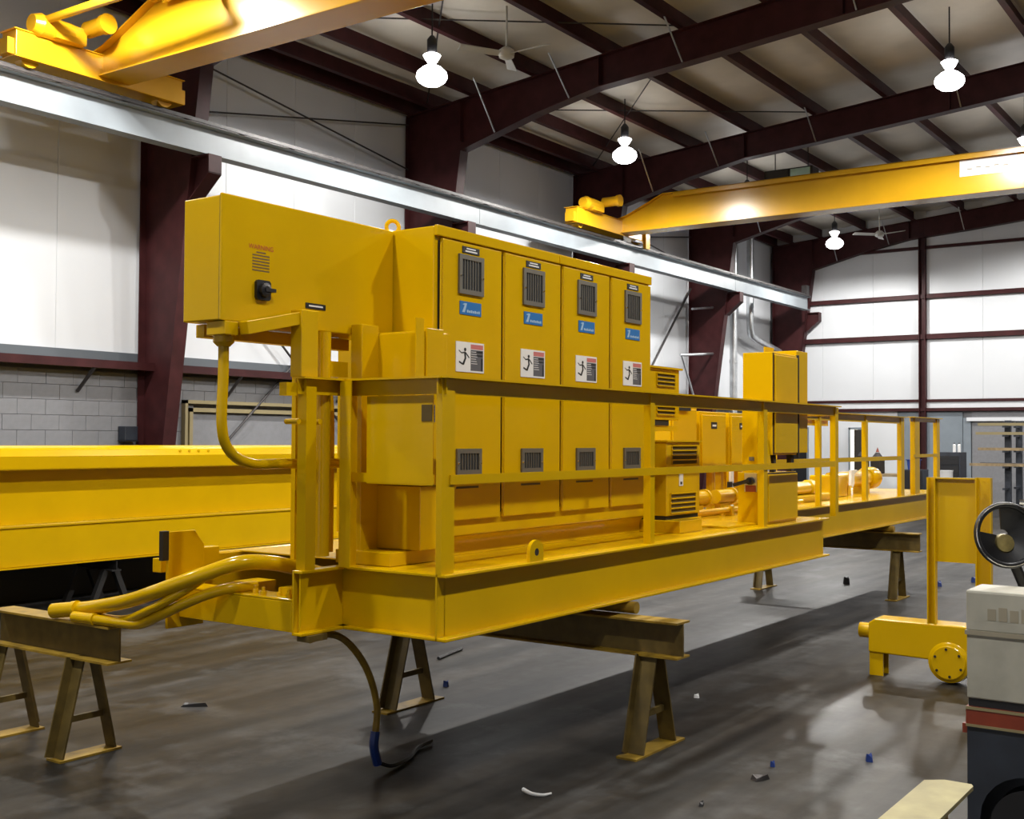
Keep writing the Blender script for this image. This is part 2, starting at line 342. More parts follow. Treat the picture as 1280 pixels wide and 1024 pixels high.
# --- steel portal frames
def portal(x):
    t = thing('steel_frame', (x, YW-0.5, 0), 'dark red tapered column and rafter frame', kind='structure')
    bw, yo = 0.11, 13.52
    cin = lambda z: 13.22 - 0.135*z
    zk = 6.85
    w_ = B('red'); w_.prism([(yo, 0), (cin(0), 0), (cin(zk), zk), (cin(zk), roof_z(12.3)), (yo, roof_z(yo))], 'x', x-0.006, x+0.006)
    w_.box(x-bw, x+bw, yo, yo+0.016, 0, roof_z(yo))
    w_.prism([(cin(0), 0), (cin(0)-0.016, 0), (cin(zk)-0.016, zk), (cin(zk), zk)], 'x', x-bw, x+bw)
    w_.box(x-bw-0.05, x+bw+0.05, cin(0)-0.05, yo+0.03, 0, 0.025)
    w_.build('column', t)
    low = [(cin(zk), zk), (10.7, 7.26), (9.5, 7.49), (8.0, 7.60), (5.5, 7.82), (0, 8.31)]
    r_ = B('red')
    r_.prism([(y, z) for y, z in low] + [(0, roof_z(0)), (cin(zk), roof_z(cin(zk)))], 'x', x-0.006, x+0.006)
    for (ya, za), (yb, zb) in zip(low[:-1], low[1:]):
        r_.prism([(ya, za), (yb, zb), (yb, zb-0.016), (ya, za-0.016)], 'x', x-bw, x+bw)
    r_.prism([(yo, roof_z(yo)), (0, roof_z(0)), (0, roof_z(0)-0.014), (yo, roof_z(yo)-0.014)], 'x', x-bw, x+bw)
    for y in (12.3, 9.5, 5.5): 
        zb = [7.0, 7.5, 7.83][(12.3, 9.5, 5.5).index(y)]
        r_.box(x-bw, x+bw, y-0.006, y+0.006, zb, roof_z(y)-0.014)
    # mirrored half of the rafter and far column
    r_.prism([(-y, z) for y, z in low] + [(0, roof_z(0)), (-cin(zk), roof_z(cin(zk)))], 'x', x-0.006, x+0.006)
    for (ya, za), (yb, zb) in zip(low[:-1], low[1:]):
        r_.prism([(-ya, za), (-yb, zb), (-yb, zb-0.016), (-ya, za-0.016)], 'x', x-bw, x+bw)
    r_.build('rafter', t)
    B('red').box(x-0.006, x+0.006, -13.5, -12.4, 0, 7.6).box(x-bw, x+bw, -12.42, -12.4, 0, 6.9).build('column', t)
    # crane bracket
    k = B('red'); yi = cin(5.4)
    k.prism([(yi+0.02, 5.56), (12.12, 5.56), (12.12, 5.36), (yi+0.02, 5.02)], 'x', x-0.01, x+0.01)
    k.box(x-bw, x+bw, 12.10, yi, 5.56, 5.58); k.box(x-bw, x+bw, 12.10, 12.12, 5.33, 5.56)
    k.prism([(yi, 5.02), (12.10, 5.34), (12.10, 5.325), (yi, 5.0)], 'x', x-bw, x+bw)
    k.build('crane_bracket', t)
    for y in (11.55, 10.05, 8.0, 5.3, 3.9):
        lo = [q for q in low]
        for (ya, za), (yb, zb) in zip(low[:-1], low[1:]):
            if yb <= y <= ya: zz = za + (zb-za)*(y-ya)/(yb-ya)
        for s in (-1, 1):
            B('steel').bar((x+s*0.10, y, zz), (x+s*0.72, y, roof_z(y)+0.02), 0.02).build('flange_brace', t)
    return t
for x in FR: portal(x)

# --- wall bracing rods
def rod(p, q, r=0.014, name='bracing_rod', label='thin dark bracing rod on the long wall'):
    o = B('rust').tube([p, q], r, 6).build(name); return tag(o, label, kind='structure')
yb = YW-0.12
rod((10.4, yb, 7.42), (15.9, yb, 6.65)); rod((10.4, yb, 6.45), (15.9, yb, 7.46))
rod((10.4, yb, 0.5), (15.9, yb, 5.5), 0.018); rod((10.4, yb, 5.5), (15.9, yb, 0.5), 0.018)
rod((27.3, yb, 5.75), (21.8, yb, 0.2), 0.03); rod((27.3, yb, 0.2), (21.8, yb, 5.75), 0.03)
rod((21.8, yb, 7.0), (27.3, yb, 6.3), 0.016); rod((21.8, yb, 6.3), (27.3, yb, 7.1), 0.016)
for x in (10.45, 16.15): rod((x, 13.1, 7.75), (x+5.5, 8.1, 8.2), 0.012, label='thin dark bracing rod below the roof'); rod((x, 8.1, 8.2), (x+5.5, 13.1, 7.75), 0.012, label='thin dark bracing rod below the roof')

# --- crane runway
rw = thing('crane_runway', (12, 12.28, 5.58), 'pale grey crane runway beam along the left wall', kind='structure')
for x0, x1 in ((XS, 4.59), (4.61, 16.45), (16.46, 27.39), (27.41, 32.45)):
    g = B('runway'); ibeam_x(g, x0, x1, 12.28, 5.59, 5.97, 0.20, 0.014, 0.012); g.build('runway_beam', rw)
B('rust').box(XS, 32.4, 12.255, 12.305, 5.97, 6.06).build('crane_rail', rw)
B('rust').box(XS, 32.4, 12.14, 12.165, 5.975, 6.0).build('conductor_bar', rw)
for k in range(34):
    x = 0.4+0.95*k
    B('rust').box(x-0.02, x+0.02, 12.17, 12.25, 5.97, 5.995).build('rail_clip', rw)
B('rust').box(32.2, 32.4, 12.2, 12.36, 6.0, 6.3).build('end_stop', rw)

# --- wall services: silver ducts, conduit arms
o = B('steel').tube([(29.35, 13.2, 0), (29.35, 13.2, 7.6)], 0.10, 14).tube([(29.35, 13.2, 3.9), (29.35, 13.2, 4.0)], 0.115, 14).build('round_duct', smooth=True)
tag(o, 'straight silver duct rising up the wall past the crane runway', 'duct')
o = B('steel').tube(bez([(30.48, 13.2, 7.6), (30.48, 13.2, 6.2), (30.48, 13.2, 4.95), (30.75, 13.2, 4.72), (31.4, 13.2, 4.6), (32.6, 13.2, 4.42)], 6), 0.10, 14).build('round_duct', smooth=True)
tag(o, 'silver duct that elbows towards the corner column', 'duct')
t = thing('conduit_bracket', (27.2, 12.9, 3.9), 'grey pipe arm low on the column beside the silver ducts', 'pipe arm')
B('steel').tube([(25.55, 12.9, 3.88), (28.0, 12.9, 4.08)], 0.035, 8).build('arm', t); B('steel').bar((25.65, 12.9, 3.86), (26.5, 13.0, 2.9), 0.04).build('brace', t)
t = thing('conduit_bracket', (27.2, 12.9, 5.1), 'grey pipe arm just below the crane runway bracket', 'pipe arm')
B('steel').tube([(26.2, 12.9, 5.08), (28.0, 12.9, 5.3)], 0.03, 8).build('arm', t)
t = thing('switch_box', (10.0, YW-0.1, 1.75), 'small blue-grey electrical box on the block wall', 'switch box')
B('navy').box(9.90, 10.11, YW-0.20, YW-0.035, 1.75, 1.945).build('body', t, bevel=0.01); B('black').box(9.89, 10.12, YW-0.21, YW-0.05, 1.735, 1.752).build('lip', t)

# ================================================================== HIGH-BAY LAMPS
def high_bay(x, y, z, label, mounted=True):
    t = thing('high_bay_lamp', (x, y, z), label, 'ceiling lamp', 'high-bay lamps')
    top = min(roof_z(q) + 0.002 + (0.0 if abs(q-y) < 0.04 else 9) for q in PYA) if any(abs(q-y) < 0.04 for q in PYA) else roof_z(y)+0.26
    B('black').tube([(x, y, z+0.55), (x, y, top)], 0.012, 6).build('hanger', t)
    B('black').lathe((x, y, z+0.30), [(0.05, 0), (0.075, 0.03), (0.075, 0.2), (0.03, 0.26)], 14).build('ballast', t, smooth=True)
    B('lamp').lathe((x, y, z+0.14), [(0.06, 0.02), (0.085, 0.05), (0.13, 0.13), (0.11, 0.145)], 18).build('lamp_neck', t, smooth=True)
    B('steel').lathe((x, y, z+0.13), [(0.05, 0), (0.05, 0.03)], 14).build('socket_collar', t, smooth=True)
    B('lamp').lathe((x, y, z-0.16), [(0.13, 0.0), (0.20, 0.05), (0.23, 0.11), (0.215, 0.18), (0.14, 0.25), (0.06, 0.29)], 24).build('lamp_bowl', t, smooth=True)
    ld = bpy.data.lights.new('lamp_light', 'SPOT'); ld.energy = SPOT_W; ld.color = LAMP_COL; ld.spot_size = R(174); ld.spot_blend = 0.3; ld.shadow_soft_size = 0.12
    lo = bpy.data.objects.new('lamp_light', ld); COL.objects.link(lo); lo.parent = t; lo.location = (0, 0, -0.20)
    return t
names = {(13.02, 10.6): 'glowing high-bay lamp nearest the camera, left of the ceiling', (18.71, 10.6): 'glowing high-bay lamp above the left end of the far crane bridge', (24.3, 10.6): 'glowing high-bay lamp hidden behind the far crane bridge',
         (30.0, 10.6): 'small glowing high-bay lamp below the far crane bridge', (18.71, 4.76): 'glowing high-bay lamp at upper right above the far crane bridge'}
for x in (1.64, 7.33, 13.02, 18.71, 24.3, 30.0):
    for y in (10.6, 4.76, -0.2):
        z = 7.12 if y > 10 else 7.5
        if x == 30.0 and y > 10: z = 7.08
        ix = (1.64, 7.33, 13.02, 18.71, 24.3, 30.0).index(x)
        high_bay(x, y, z, names.get((x, y), 'high-bay lamp out of view, %s in the %s row of lamps' % (['first', 'second', 'third', 'fourth', 'fifth', 'sixth'][ix], {10.6: 'wall-side', 4.76: 'middle', -0.2: 'ridge'}[y])))

M['teal'] = mat('teal_light_tone', (0.45, 0.72, 0.70), 0.3)  # bright teal light on the hung box, put into the panel colour
t = thing('unit_heater', (24.0, 9.5, 7.46), 'dark box with painted pale teal light patch hung from the roof behind the far crane bridge', 'heater')
B('black').box(23.9, 24.3, 8.93, 10.03, 7.50, 7.72).build('body', t, bevel=0.01); B('teal').box(23.885, 23.9, 8.98, 9.42, 7.53, 7.69).build('panel', t); B('filter').box(23.885, 23.9, 9.48, 9.98, 7.53, 7.69).build('grille', t)
for y in (9.1, 9.85): B('rust').tube([(24.1, y, 7.72), (24.1, y, roof_z(y)+0.26)], 0.012, 6).build('hanger_rod', t)
def fan(x, y, z, rot, label):
    t = thing('ceiling_fan', (x, y, z), label, 'ceiling fan', 'ceiling fans')
    B('fanwhite').tube([(x, y, z), (x, y, roof_z(y))], 0.015, 8).build('downrod', t)
    B('fanwhite').lathe((x, y, z-0.1), [(0.05, 0), (0.11, 0.03), (0.12, 0.12), (0.06, 0.17)], 16).build('motor', t, smooth=True)
    for k in range(3):
        a = rot+2*PI*k/3; d = Vector((math.cos(a), math.sin(a), 0)); n = Vector((-d.y, d.x, 0))
        p0 = Vector((x, y, z-0.03))+d*0.1; p1 = p0+d*0.62
        b = B('fanwhite'); tilt = Vector((0, 0, 0.02))
        v = [p0-n*0.05-tilt, p0+n*0.05+tilt, p1+n*0.075+tilt, p1-n*0.075-tilt]
        b._add(v+[q+Vector((0, 0, 0.012)) for q in v], [(0,1,2,3)[::-1],(4,5,6,7),(0,1,5,4),(1,2,6,5),(2,3,7,6),(3,0,4,7)])
        b.build('blade', t)
fan(13.35, 9.5, 7.32, 0.5, 'white ceiling fan beside the nearest lit lamp')
fan(30.3, 9.5, 7.25, 0.25, 'small white ceiling fan near the far end wall')

# ================================================================== OVERHEAD CRANES
def crane(x0, x1, xg, label, near):
    """end truck x0..x1 on the runway, girder face at xg"""
    t = thing('overhead_crane', ((x0+x1)/2, 12.28, 6.06), label, 'overhead crane', 'overhead cranes')
    zt = 6.14
    et = B('crane_yellow'); et.box(x0+0.08, x1-0.08, 12.14, 12.42, zt, zt+0.30); et.box(x0+0.05, x1-0.05, 12.12, 12.44, zt+0.30, zt+0.315); et.box(x0+0.05, x1-0.05, 12.12, 12.44, zt-0.012, zt)
    et.build('end_truck', t, bevel=0.006)
    for xx in (x0+0.3, x1-0.3):
        B('crane_yellow').lathe((xx, 12.21, 6.19), [(0.13, 0), (0.13, 0.14)], 18, axis=(0, 1, 0)).build('truck_wheel', t, smooth=True)
    for xx in (x0, x1-0.1):
        B('crane_yellow').box(xx, xx+0.1, 12.18, 12.38, zt+0.02, zt+0.2).build('bumper', t)
    xr = xg+0.34
    g = B('crane_yellow'); yl = -11.5
    # tapered box girder across the bay
    prof = [(12.15, 6.20), (12.15, 6.55), (11.15, 6.90), (yl, 6.90), (yl, 6.20)]
    g.prism([(12.3, 6.45), (12.3, 6.20), (yl, 6.20), (yl, 6.88), (11.15, 6.88), (12.0, 6.52)], 'x', xg, xr)
    g.prism([(12.35, 6.45), (12.0, 6.535), (11.15, 6.90), (yl, 6.90), (yl, 6.88), (11.15, 6.88), (12.0, 6.52), (12.35, 6.435)], 'x', xg-0.10, xr+0.10)
    g.box(xg-0.06, xr+0.06, yl, 12.3, 6.18, 6.20)
    g.build('bridge_girder', t, bevel=0.005)
    st = B('crane_yellow'); 
    st.box(xg-0.10, xg-0.085, yl, 10.9, 6.80, 6.90); st.build('girder_lip', t)
    m = B('crane_yellow'); m.tube([(x0+0.35, 12.12, zt+0.42), (x0+0.75, 12.12, zt+0.42)], 0.13, 16).lathe((x0+0.25, 12.12, zt+0.42), [(0.10, 0), (0.14, 0.1)], 16, axis=(1, 0, 0)); m.box(x0+0.5, x0+0.9, 12.0, 12.3, zt+0.3, zt+0.5)
    m.build('travel_motor', t, smooth=True)
    m = B('crane_yellow'); m.tube([(x0+0.95, 12.05, zt+0.52), (x0+0.95, 11.7, zt+0.52)], 0.10, 14).lathe((x0+0.95, 11.7, zt+0.52), [(0.12, -0.05), (0.12, 0.02)], 14, axis=(0, 1, 0)); m.build('gear_motor', t, smooth=True)
    return t
c1 = crane(7.35, 9.85, 8.57, 'blown-out yellow crane bridge close overhead at upper left', True)
ps = B('crane_yellow'); ps.tube([(7.75, 12.2, 6.62), (7.85, 10.2, 6.66)], 0.05, 10); ps.bar((7.85, 10.25, 6.66), (8.5, 10.0, 6.7), 0.06); ps.build('drive_shaft', c1, smooth=True)
c2 = crane(19.45, 22.5, 21.34, 'far yellow crane bridge spanning the upper right of the hall', False)
sg = B('white', 'brownprint'); sg.box(21.333, 21.339, 4.30, 5.26, 6.51, 6.80)
for k in range(5): sg.box(21.330, 21.334, 4.45+0.15*k, 4.53+0.15*k, 6.62+0.02*(k % 2), 6.64+0.02*(k % 2), 1)
sg.build('sign_plate', c2)
B('chrome').box(21.9, 22.3, 12.13, 12.2, 6.08, 6.14).build('guide_plate', c2)
sh = B('crane_yellow').box(22.28, 22.46, 12.08, 12.16, 5.98, 6.3).build('rail_sweep', c2)

# ================================================================== THE EQUIPMENT PLATFORM
YF, YI, YB_ = 3.42, 4.08, 5.20          # wide front edge, narrow front edge, back edge
XL, XC, XW, XR_ = 4.04, 4.335, 9.55, 15.9
ZB, ZD, ZR = 0.83, 1.15, 2.10           # underside, deck, top of handrail
pf = thing('equipment_platform', (9.0, 4.3, ZB), 'long yellow steel equipment platform with handrails, resting on sawhorses', 'platform')
fd, tf = 0.055, 0.016
def channel_x(x0, x1, y, s=1):          # web s*fd behind the flange toes at y
    b = B('yellow'); b.box(x0, x1, y, y+s*fd, ZD-tf, ZD); b.box(x0, x1, y, y+s*fd, ZB, ZB+tf); b.box(x0, x1, y+s*fd, y+s*(fd+0.012), ZB, ZD); return b
def channel_y(y0, y1, x, s=1):
    b = B('yellow'); b.box(x, x+s*fd, y0, y1, ZD-tf, ZD); b.box(x, x+s*fd, y0, y1, ZB, ZB+tf); b.box(x+s*fd, x+s*(fd+0.012), y0, y1, ZB, ZD); return b
channel_x(XC, XW, YF).build('front_beam', pf, bevel=0.004)
channel_y(YF+fd, YI+fd+0.012, XC, 1).build('corner_beam', pf, bevel=0.004)
channel_x(XL, XC+fd-0.001, YI).build('end_beam', pf, bevel=0.004)
B('yellow').prism([(XL+0.012, ZB+0.02), (XL+0.012, ZD-0.02), (XL+0.075, ZD-0.02)], 'y', YI+0.02, YI+0.03).build('gusset', pf)
channel_y(YF+fd, YI, XW, -1).build('corner_beam', pf, bevel=0.004)
channel_x(XW+0.02, XR_, YI).build('side_beam', pf, bevel=0.004)
channel_x(XL+0.25, XR_, YB_, -1).build('rear_beam', pf, bevel=0.004)
channel_y(YI+fd, YB_-fd, XR_, -1).build('end_beam', pf, bevel=0.004)
dk = B('yellow'); dk.box(XC+fd, XW-fd, YF+fd+0.012, YI+0.05, ZD-0.008, ZD-0.001); dk.box(XL+0.55, XR_-0.05, YI+0.05, YB_-fd-0.012, ZD-0.008, ZD-0.001)
dk.build('deck_plate', pf)
for x in (5.4, 6.6, 7.8, 9.0, 10.5, 12.0, 13.5):
    s_ = B('yellow'); ibeam_y(s_, (YF if x < 9.4 else YI)+0.08, YB_-0.08, x, ZB+0.05, ZD-0.01, 0.10); s_.build('cross_member', pf)
# open end frame at the left: lower beam, end plate with bumper
eb = B('yellow'); eb.box(XL-0.0, XL+0.16, YI+fd+0.012, 4.99, 0.995, 1.007); eb.box(XL, XL+0.012, YI+fd+0.012, 4.99, 0.85, 0.995); eb.box(XL+0.148, XL+0.16, YI+fd+0.012, 4.99, 0.85, 0.995); eb.box(XL, XL+0.16, YI+fd+0.012, 4.99, 0.845, 0.852)
eb.build('tow_beam', pf, bevel=0.004)
ep = B('yellow'); ep.prism([(3.965, 0.79), (4.205, 0.79), (4.205, 1.22), (4.14, 1.30), (3.965, 1.30)], 'y', 4.99, 5.01);
epo = ep.build('end_plate', pf, bevel=0.003)
B('black').box(3.925, 3.965, 4.985, 5.015, 1.15, 1.305).build('bumper_pad', epo)
cb = B('yellow'); cb.box(4.2, 4.32, 5.0, 5.06, 1.10, 1.20); cb.box(4.02, 4.9, 5.12, 5.19, 1.07, 1.145); cb.build('outrigger', pf, bevel=0.004)
# clutter of clamps inside the open end
B('yellow').box(4.25, 4.42, 4.66, 4.80, 0.95, 1.03).build('clamp_block', pf)
B('yellow').box(4.10, 4.2, 4.2, 4.30, 1.007, 1.05).build('clamp_block', pf)

for k in range(4): B('yellow').lathe((4.07+0.03*(k % 2), 4.20+0.09*k, 1.007), [(0.016, 0), (0.016, 0.02), (0.009, 0.021), (0.009, 0.04)], 8).build('clamp_bolt', pf)
# handrails: angle posts, top rail, mid rail
def post(x, y, z0=ZD, z1=ZR-0.012, sx=1, sy=1, a=0.06, b=0.06, t=0.008, name='post'):
    q = B('yellow'); q.box(x, x+sx*a, y, y+sy*t, z0, z1); q.box(x, x+sx*t, y+sy*t, y+sy*b, z0, z1); return q.build(name, pf)
post(XC+0.0, YF+0.03, a=0.10, b=0.035); 
post(XC-0.045, YI-0.005, sx=1, sy=-1, a=0.12, b=0.075)
post(XL+0.03, YI+0.01, a=0.07, b=0.06)
for x, a_ in ((6.43, 0.055), (8.22, 0.07), (9.78, 0.075)): post(x, YF+0.03, a=a_, b=0.05)
for x, a_ in ((11.2, 0.05), (12.62, 0.07), (13.91, 0.13)): post(x, YI+0.03, a=a_, b=0.05)
def angle_rail_x(x0, x1, y, z, leg=0.085, out=0.03):
    q = B('yellow'); q.box(x0, x1, y-out, y+0.055, z-0.01, z); q.box(x0, x1, y+0.02, y+0.028, z-leg, z-0.01); return q
def angle_rail_y(y0, y1, x, z, leg=0.085, out=0.03):
    q = B('yellow'); q.box(x-out, x+0.055, y0, y1, z-0.01, z); q.box(x+0.02, x+0.028, y0, y1, z-leg, z-0.01); return q
angle_rail_x(XC-0.02, XW+0.27, YF+0.02, ZR).build('top_rail', pf)
angle_rail_y(YF+0.02, YI+0.02, XC+0.0, ZR).build('top_rail', pf)
angle_rail_x(XL-0.01, XC+0.05, YI+0.01, ZR).build('top_rail', pf)
angle_rail_x(XW+0.3, 14.02, YI+0.02, ZR-0.01).build('top_rail', pf)
angle_rail_y(YF+0.08, YI+0.0, XW+0.2, ZR-0.002).build('top_rail', pf)
B('yellow').box(XC+0.06, XW+0.2, YF+0.022, YF+0.030, 1.578, 1.625).build('mid_rail', pf)
B('yellow').box(XC+0.03, XC+0.038, YF+0.1, YI-0.02, 1.578, 1.625).build('mid_rail', pf)
B('yellow').box(XW+0.1, 13.9, YI+0.022, YI+0.03, 1.578, 1.625).build('mid_rail', pf)
for x0 in (14.36, ):
    post(14.48, YI+0.03, a=0.20, b=0.06); post(15.47, YI+0.03, a=0.13, b=0.05)
    angle_rail_x(14.32, 15.6, YI+0.02, ZR, leg=0.06).build('top_rail', pf); B('yellow').box(14.4, 15.5, YI+0.022, YI+0.03, 1.60, 1.64).build('mid_rail', pf)
for x in (11.0, 12.45, 13.85):          # back handrail seen through the front one
    post(x, YB_-0.10, a=0.08, b=0.05)
angle_rail_x(10.9, 14.3, YB_-0.08, ZR-0.03).build('top_rail', pf)
B('yellow').box(3.96, XL-0.012, YI+0.035, YI+0.085, 2.005, 2.07).build('rail_stub', pf)
for x in (4.02, 4.165): B('yellow').tube([(x, YI-0.01+0.02, 1.88), (x, YI+0.1, 1.88)], 0.014, 8).build('pipe_clip', pf)
B('yellow').box(4.366, 4.372, 3.53, 3.96, 1.572, 2.012).build('end_panel', pf)
B('slot').box(4.362, 4.366, 3.535, 3.60, 1.885, 1.965).build('end_panel_vent', pf)
# lifting lug on the front edge
lg = B('yellow', 'dark'); N = 12
prof = [(5.06, ZD-0.002), (5.19, ZD-0.002), (5.19, 1.20)] + [(5.125+0.065*math.cos(PI*k/N), 1.20+0.065*math.sin(PI*k/N)) for k in range(1, N)] + [(5.06, 1.20)]
lg.prism(prof, 'y', YF+0.01, YF+0.03); lg.lathe((5.125, YF+0.0095, 1.20), [(0.02, 0), (0.02, 0.001)], 14, m=1, axis=(0, 1, 0)); lg.build('lifting_lug', pf)
B('yellow').box(7.9, 8.9, 3.60, 3.9, ZD, ZD+0.012).build('tread_plate', pf)
# posts that carry the high enclosure
sp = B('yellow'); sp.box(4.035, 4.15, YI+0.012, YI+0.09, ZR, 2.43); sp.build('enclosure_post', pf, bevel=0.004)
sp = B('yellow'); sp.box(4.47, 4.60, YI+0.012, YI+0.09, ZD, 2.395); sp.build('enclosure_post', pf, bevel=0.004)
B('yellow').bar((3.70, 4.135, 2.312), (4.09, 4.135, 2.398), 0.06, 0.062, up=(0, 0, 1)).build('enclosure_bracket', pf, bevel=0.003)
B('yellow').box(3.62, 3.70, 4.17, 4.30, 2.28, 2.343).build('enclosure_bracket', pf, bevel=0.003)
B('yellow').box(3.69, 4.7, 4.40, 4.46, 2.28, 2.343).build('enclosure_bracket', pf, bevel=0.003)
B('yellow').box(4.34, 4.47, 4.44, 4.47, ZD, 2.343).build('enclosure_post', pf)
# conduits tied to the platform
def conduit(pts, r, label=None, n=8):
    o = B('yellow').tube(bez(pts, 10), r, 10).build('conduit', pf, smooth=True); return o
conduit([(3.69, 4.26, 2.34), (3.69, 4.26, 2.1), (3.685, 4.26, 1.86), (3.73, 4.26, 1.74), (3.86, 4.26, 1.675), (4.1, 4.26, 1.67), (4.74, 4.26, 1.665)], 0.026)
B('yellow').lathe((3.69, 4.26, 2.23), [(0.03, 0), (0.05, 0.02), (0.05, 0.05), (0.03, 0.07)], 12).build('conduit_fitting', pf, smooth=True)
conduit([(4.27, 4.17, 2.34), (4.27, 4.17, 1.9), (4.27, 4.17, 1.2)], 0.036)
conduit([(4.40, 4.3, 2.34), (4.42, 4.3, 2.1), (4.45, 4.3, 1.9), (4.45, 4.3, 1.2)], 0.025)
B('yellow').box(4.36, 4.5, 4.22, 4.36, 2.12, 2.2).build('conduit_fitting', pf)

# hoses leaving the platform end, lying on the left sawhorse
def hose(pts, r, label):
    o = B('yellow').tube(bez(pts, 10), r, 12).build('hose', smooth=True); return tag(o, label, 'hose', 'yellow hoses')
HO = [
 ([(3.958, 5.93, 0.805), (4.005, 5.72, 0.832), (3.939, 5.3, 0.911), (3.859, 4.97, 0.993), (3.875, 4.8, 1.05), (3.927, 4.66, 1.104), (4.039, 4.52, 1.161), (4.193, 4.45, 1.153), (4.381, 4.42, 1.105), (4.522, 4.4, 1.068)], 0.036, 'thickest upper yellow hose arching from platform end to left sawhorse'),
 ([(3.945, 5.72, 0.772), (3.963, 5.42, 0.763), (3.922, 5.16, 0.806), (3.886, 4.95, 0.876), (3.911, 4.78, 0.95), (3.964, 4.66, 1.003), (4.041, 4.58, 1.03), (4.177, 4.55, 1.027)], 0.026, 'lower yellow hose sagging under the thick one'),
 ([(4.043, 5.75, 0.775), (3.97, 5.36, 0.803), (3.864, 5.0, 0.903), (3.89, 4.78, 1.01), (4.013, 4.64, 1.131), (4.147, 4.58, 1.168), (4.315, 4.55, 1.127), (4.522, 4.52, 1.068)], 0.022, 'thin yellow hose between two thicker hoses'),
]
for p, r, l in HO:
    p = [(x, y, max(z, 0.759+r) if y > 5.3 else z) for x, y, z in p]
    h_ = hose(p, r*1.1, l)
    a_, b_ = Vector(p[0]), Vector(p[1]); d_ = (b_-a_).normalized()
    B('yellow').tube([a_-d_*0.05, a_+d_*0.10], r*1.2, 14).tube([a_+d_*0.10, a_+d_*0.13], r*1.32, 14).build('hose_fitting', h_, smooth=True)

# ================================================================== HIGH ENCLOSURE (left)
en = thing('control_enclosure', (4.2, 4.3, 2.345), 'large yellow box enclosure raised on posts at the left end', 'enclosure')
B('yellow').box(3.604, 4.815, 4.200, 4.45, 2.346, 2.932).build('body', en, bevel=0.006)
B('dark').box(3.606, 4.81, 4.195, 4.201, 2.35, 2.93).build('gasket', en)
cv = B('yellow').box(3.600, 4.812, 4.18, 4.195, 2.345, 2.940).build('cover', en, bevel=0.005)
sw = B('black'); sw.prism([(3.806, 2.470), (3.816, 2.460), (3.886, 2.460), (3.896, 2.470), (3.896, 2.546), (3.886, 2.556), (3.816, 2.556), (3.806, 2.546)], 'y', 4.162, 4.18); sw.lathe((3.851, 4.162, 2.508), [(0.036, 0), (0.034, 0.018), (0.02, 0.022)], 14, axis=(0, -1, 0)); sw.box(3.84, 3.905, 4.135, 4.16, 2.500, 2.517)
sw.build('rotary_switch', cv)
tx = B('orangeprint', 'lineprint'); tx.text('WARNING', (3.845, 4.1795, 2.713), 0.033, (1, 0, 0), (0, 0, 1), 0, 0.0012)
for k in range(7):
    wv = 0.11 if k else 0.06
    tx.box(3.845-wv/2, 3.845+wv/2, 4.179, 4.1795, 2.690-0.0145*k-0.004, 2.690-0.0145*k+0.003, 1)
tx.build('warning_text', cv)
lb = B('black', 'white'); lb.box(4.145, 4.285, 4.176, 4.18, 2.452, 2.480); lb.box(4.165, 4.265, 4.1755, 4.176, 2.462, 2.470, 1); lb.build('nameplate', cv)

# ================================================================== FOUR-DOOR CABINET
CX0, CX1, CY = 4.82, 7.235, 3.88
cb = thing('electrical_cabinet', (6.0, 4.2, ZD), 'tall yellow four-door electrical cabinet with grey vents and warning signs', 'cabinet')
bd = B('yellow'); bd.box(CX0, CX1, CY+0.02, 4.60, ZD+0.115, 2.945)
bd.build('body', cb, bevel=0.007)
pl = B('yellow'); pr = [(CY+0.021, ZD+0.115)] + [(CY+0.021+0.07*math.sin(PI/2*k/6), ZD+0.115-0.07*(1-math.cos(PI/2*k/6))-0.0) for k in range(1, 7)] + [(CY+0.091, ZD), (4.58, ZD), (4.58, ZD+0.115)]
pl.prism(pr, 'x', CX0, CX1); pl.build('plinth', cb, smooth=True)
tr = B('yellow'); tr.box(CX0+0.0, 6.03, CY-0.004, CY+0.02, 2.892, 2.949); tr.box(6.036, CX1, CY-0.004, CY+0.02, 2.892, 2.949); tr.build('top_trim', cb, bevel=0.004)
DJ = [4.838, 5.418, 6.048, 6.650, 7.225]
DO = [5.000, 5.623, 6.236, 6.842]        # left edge of each upper vent
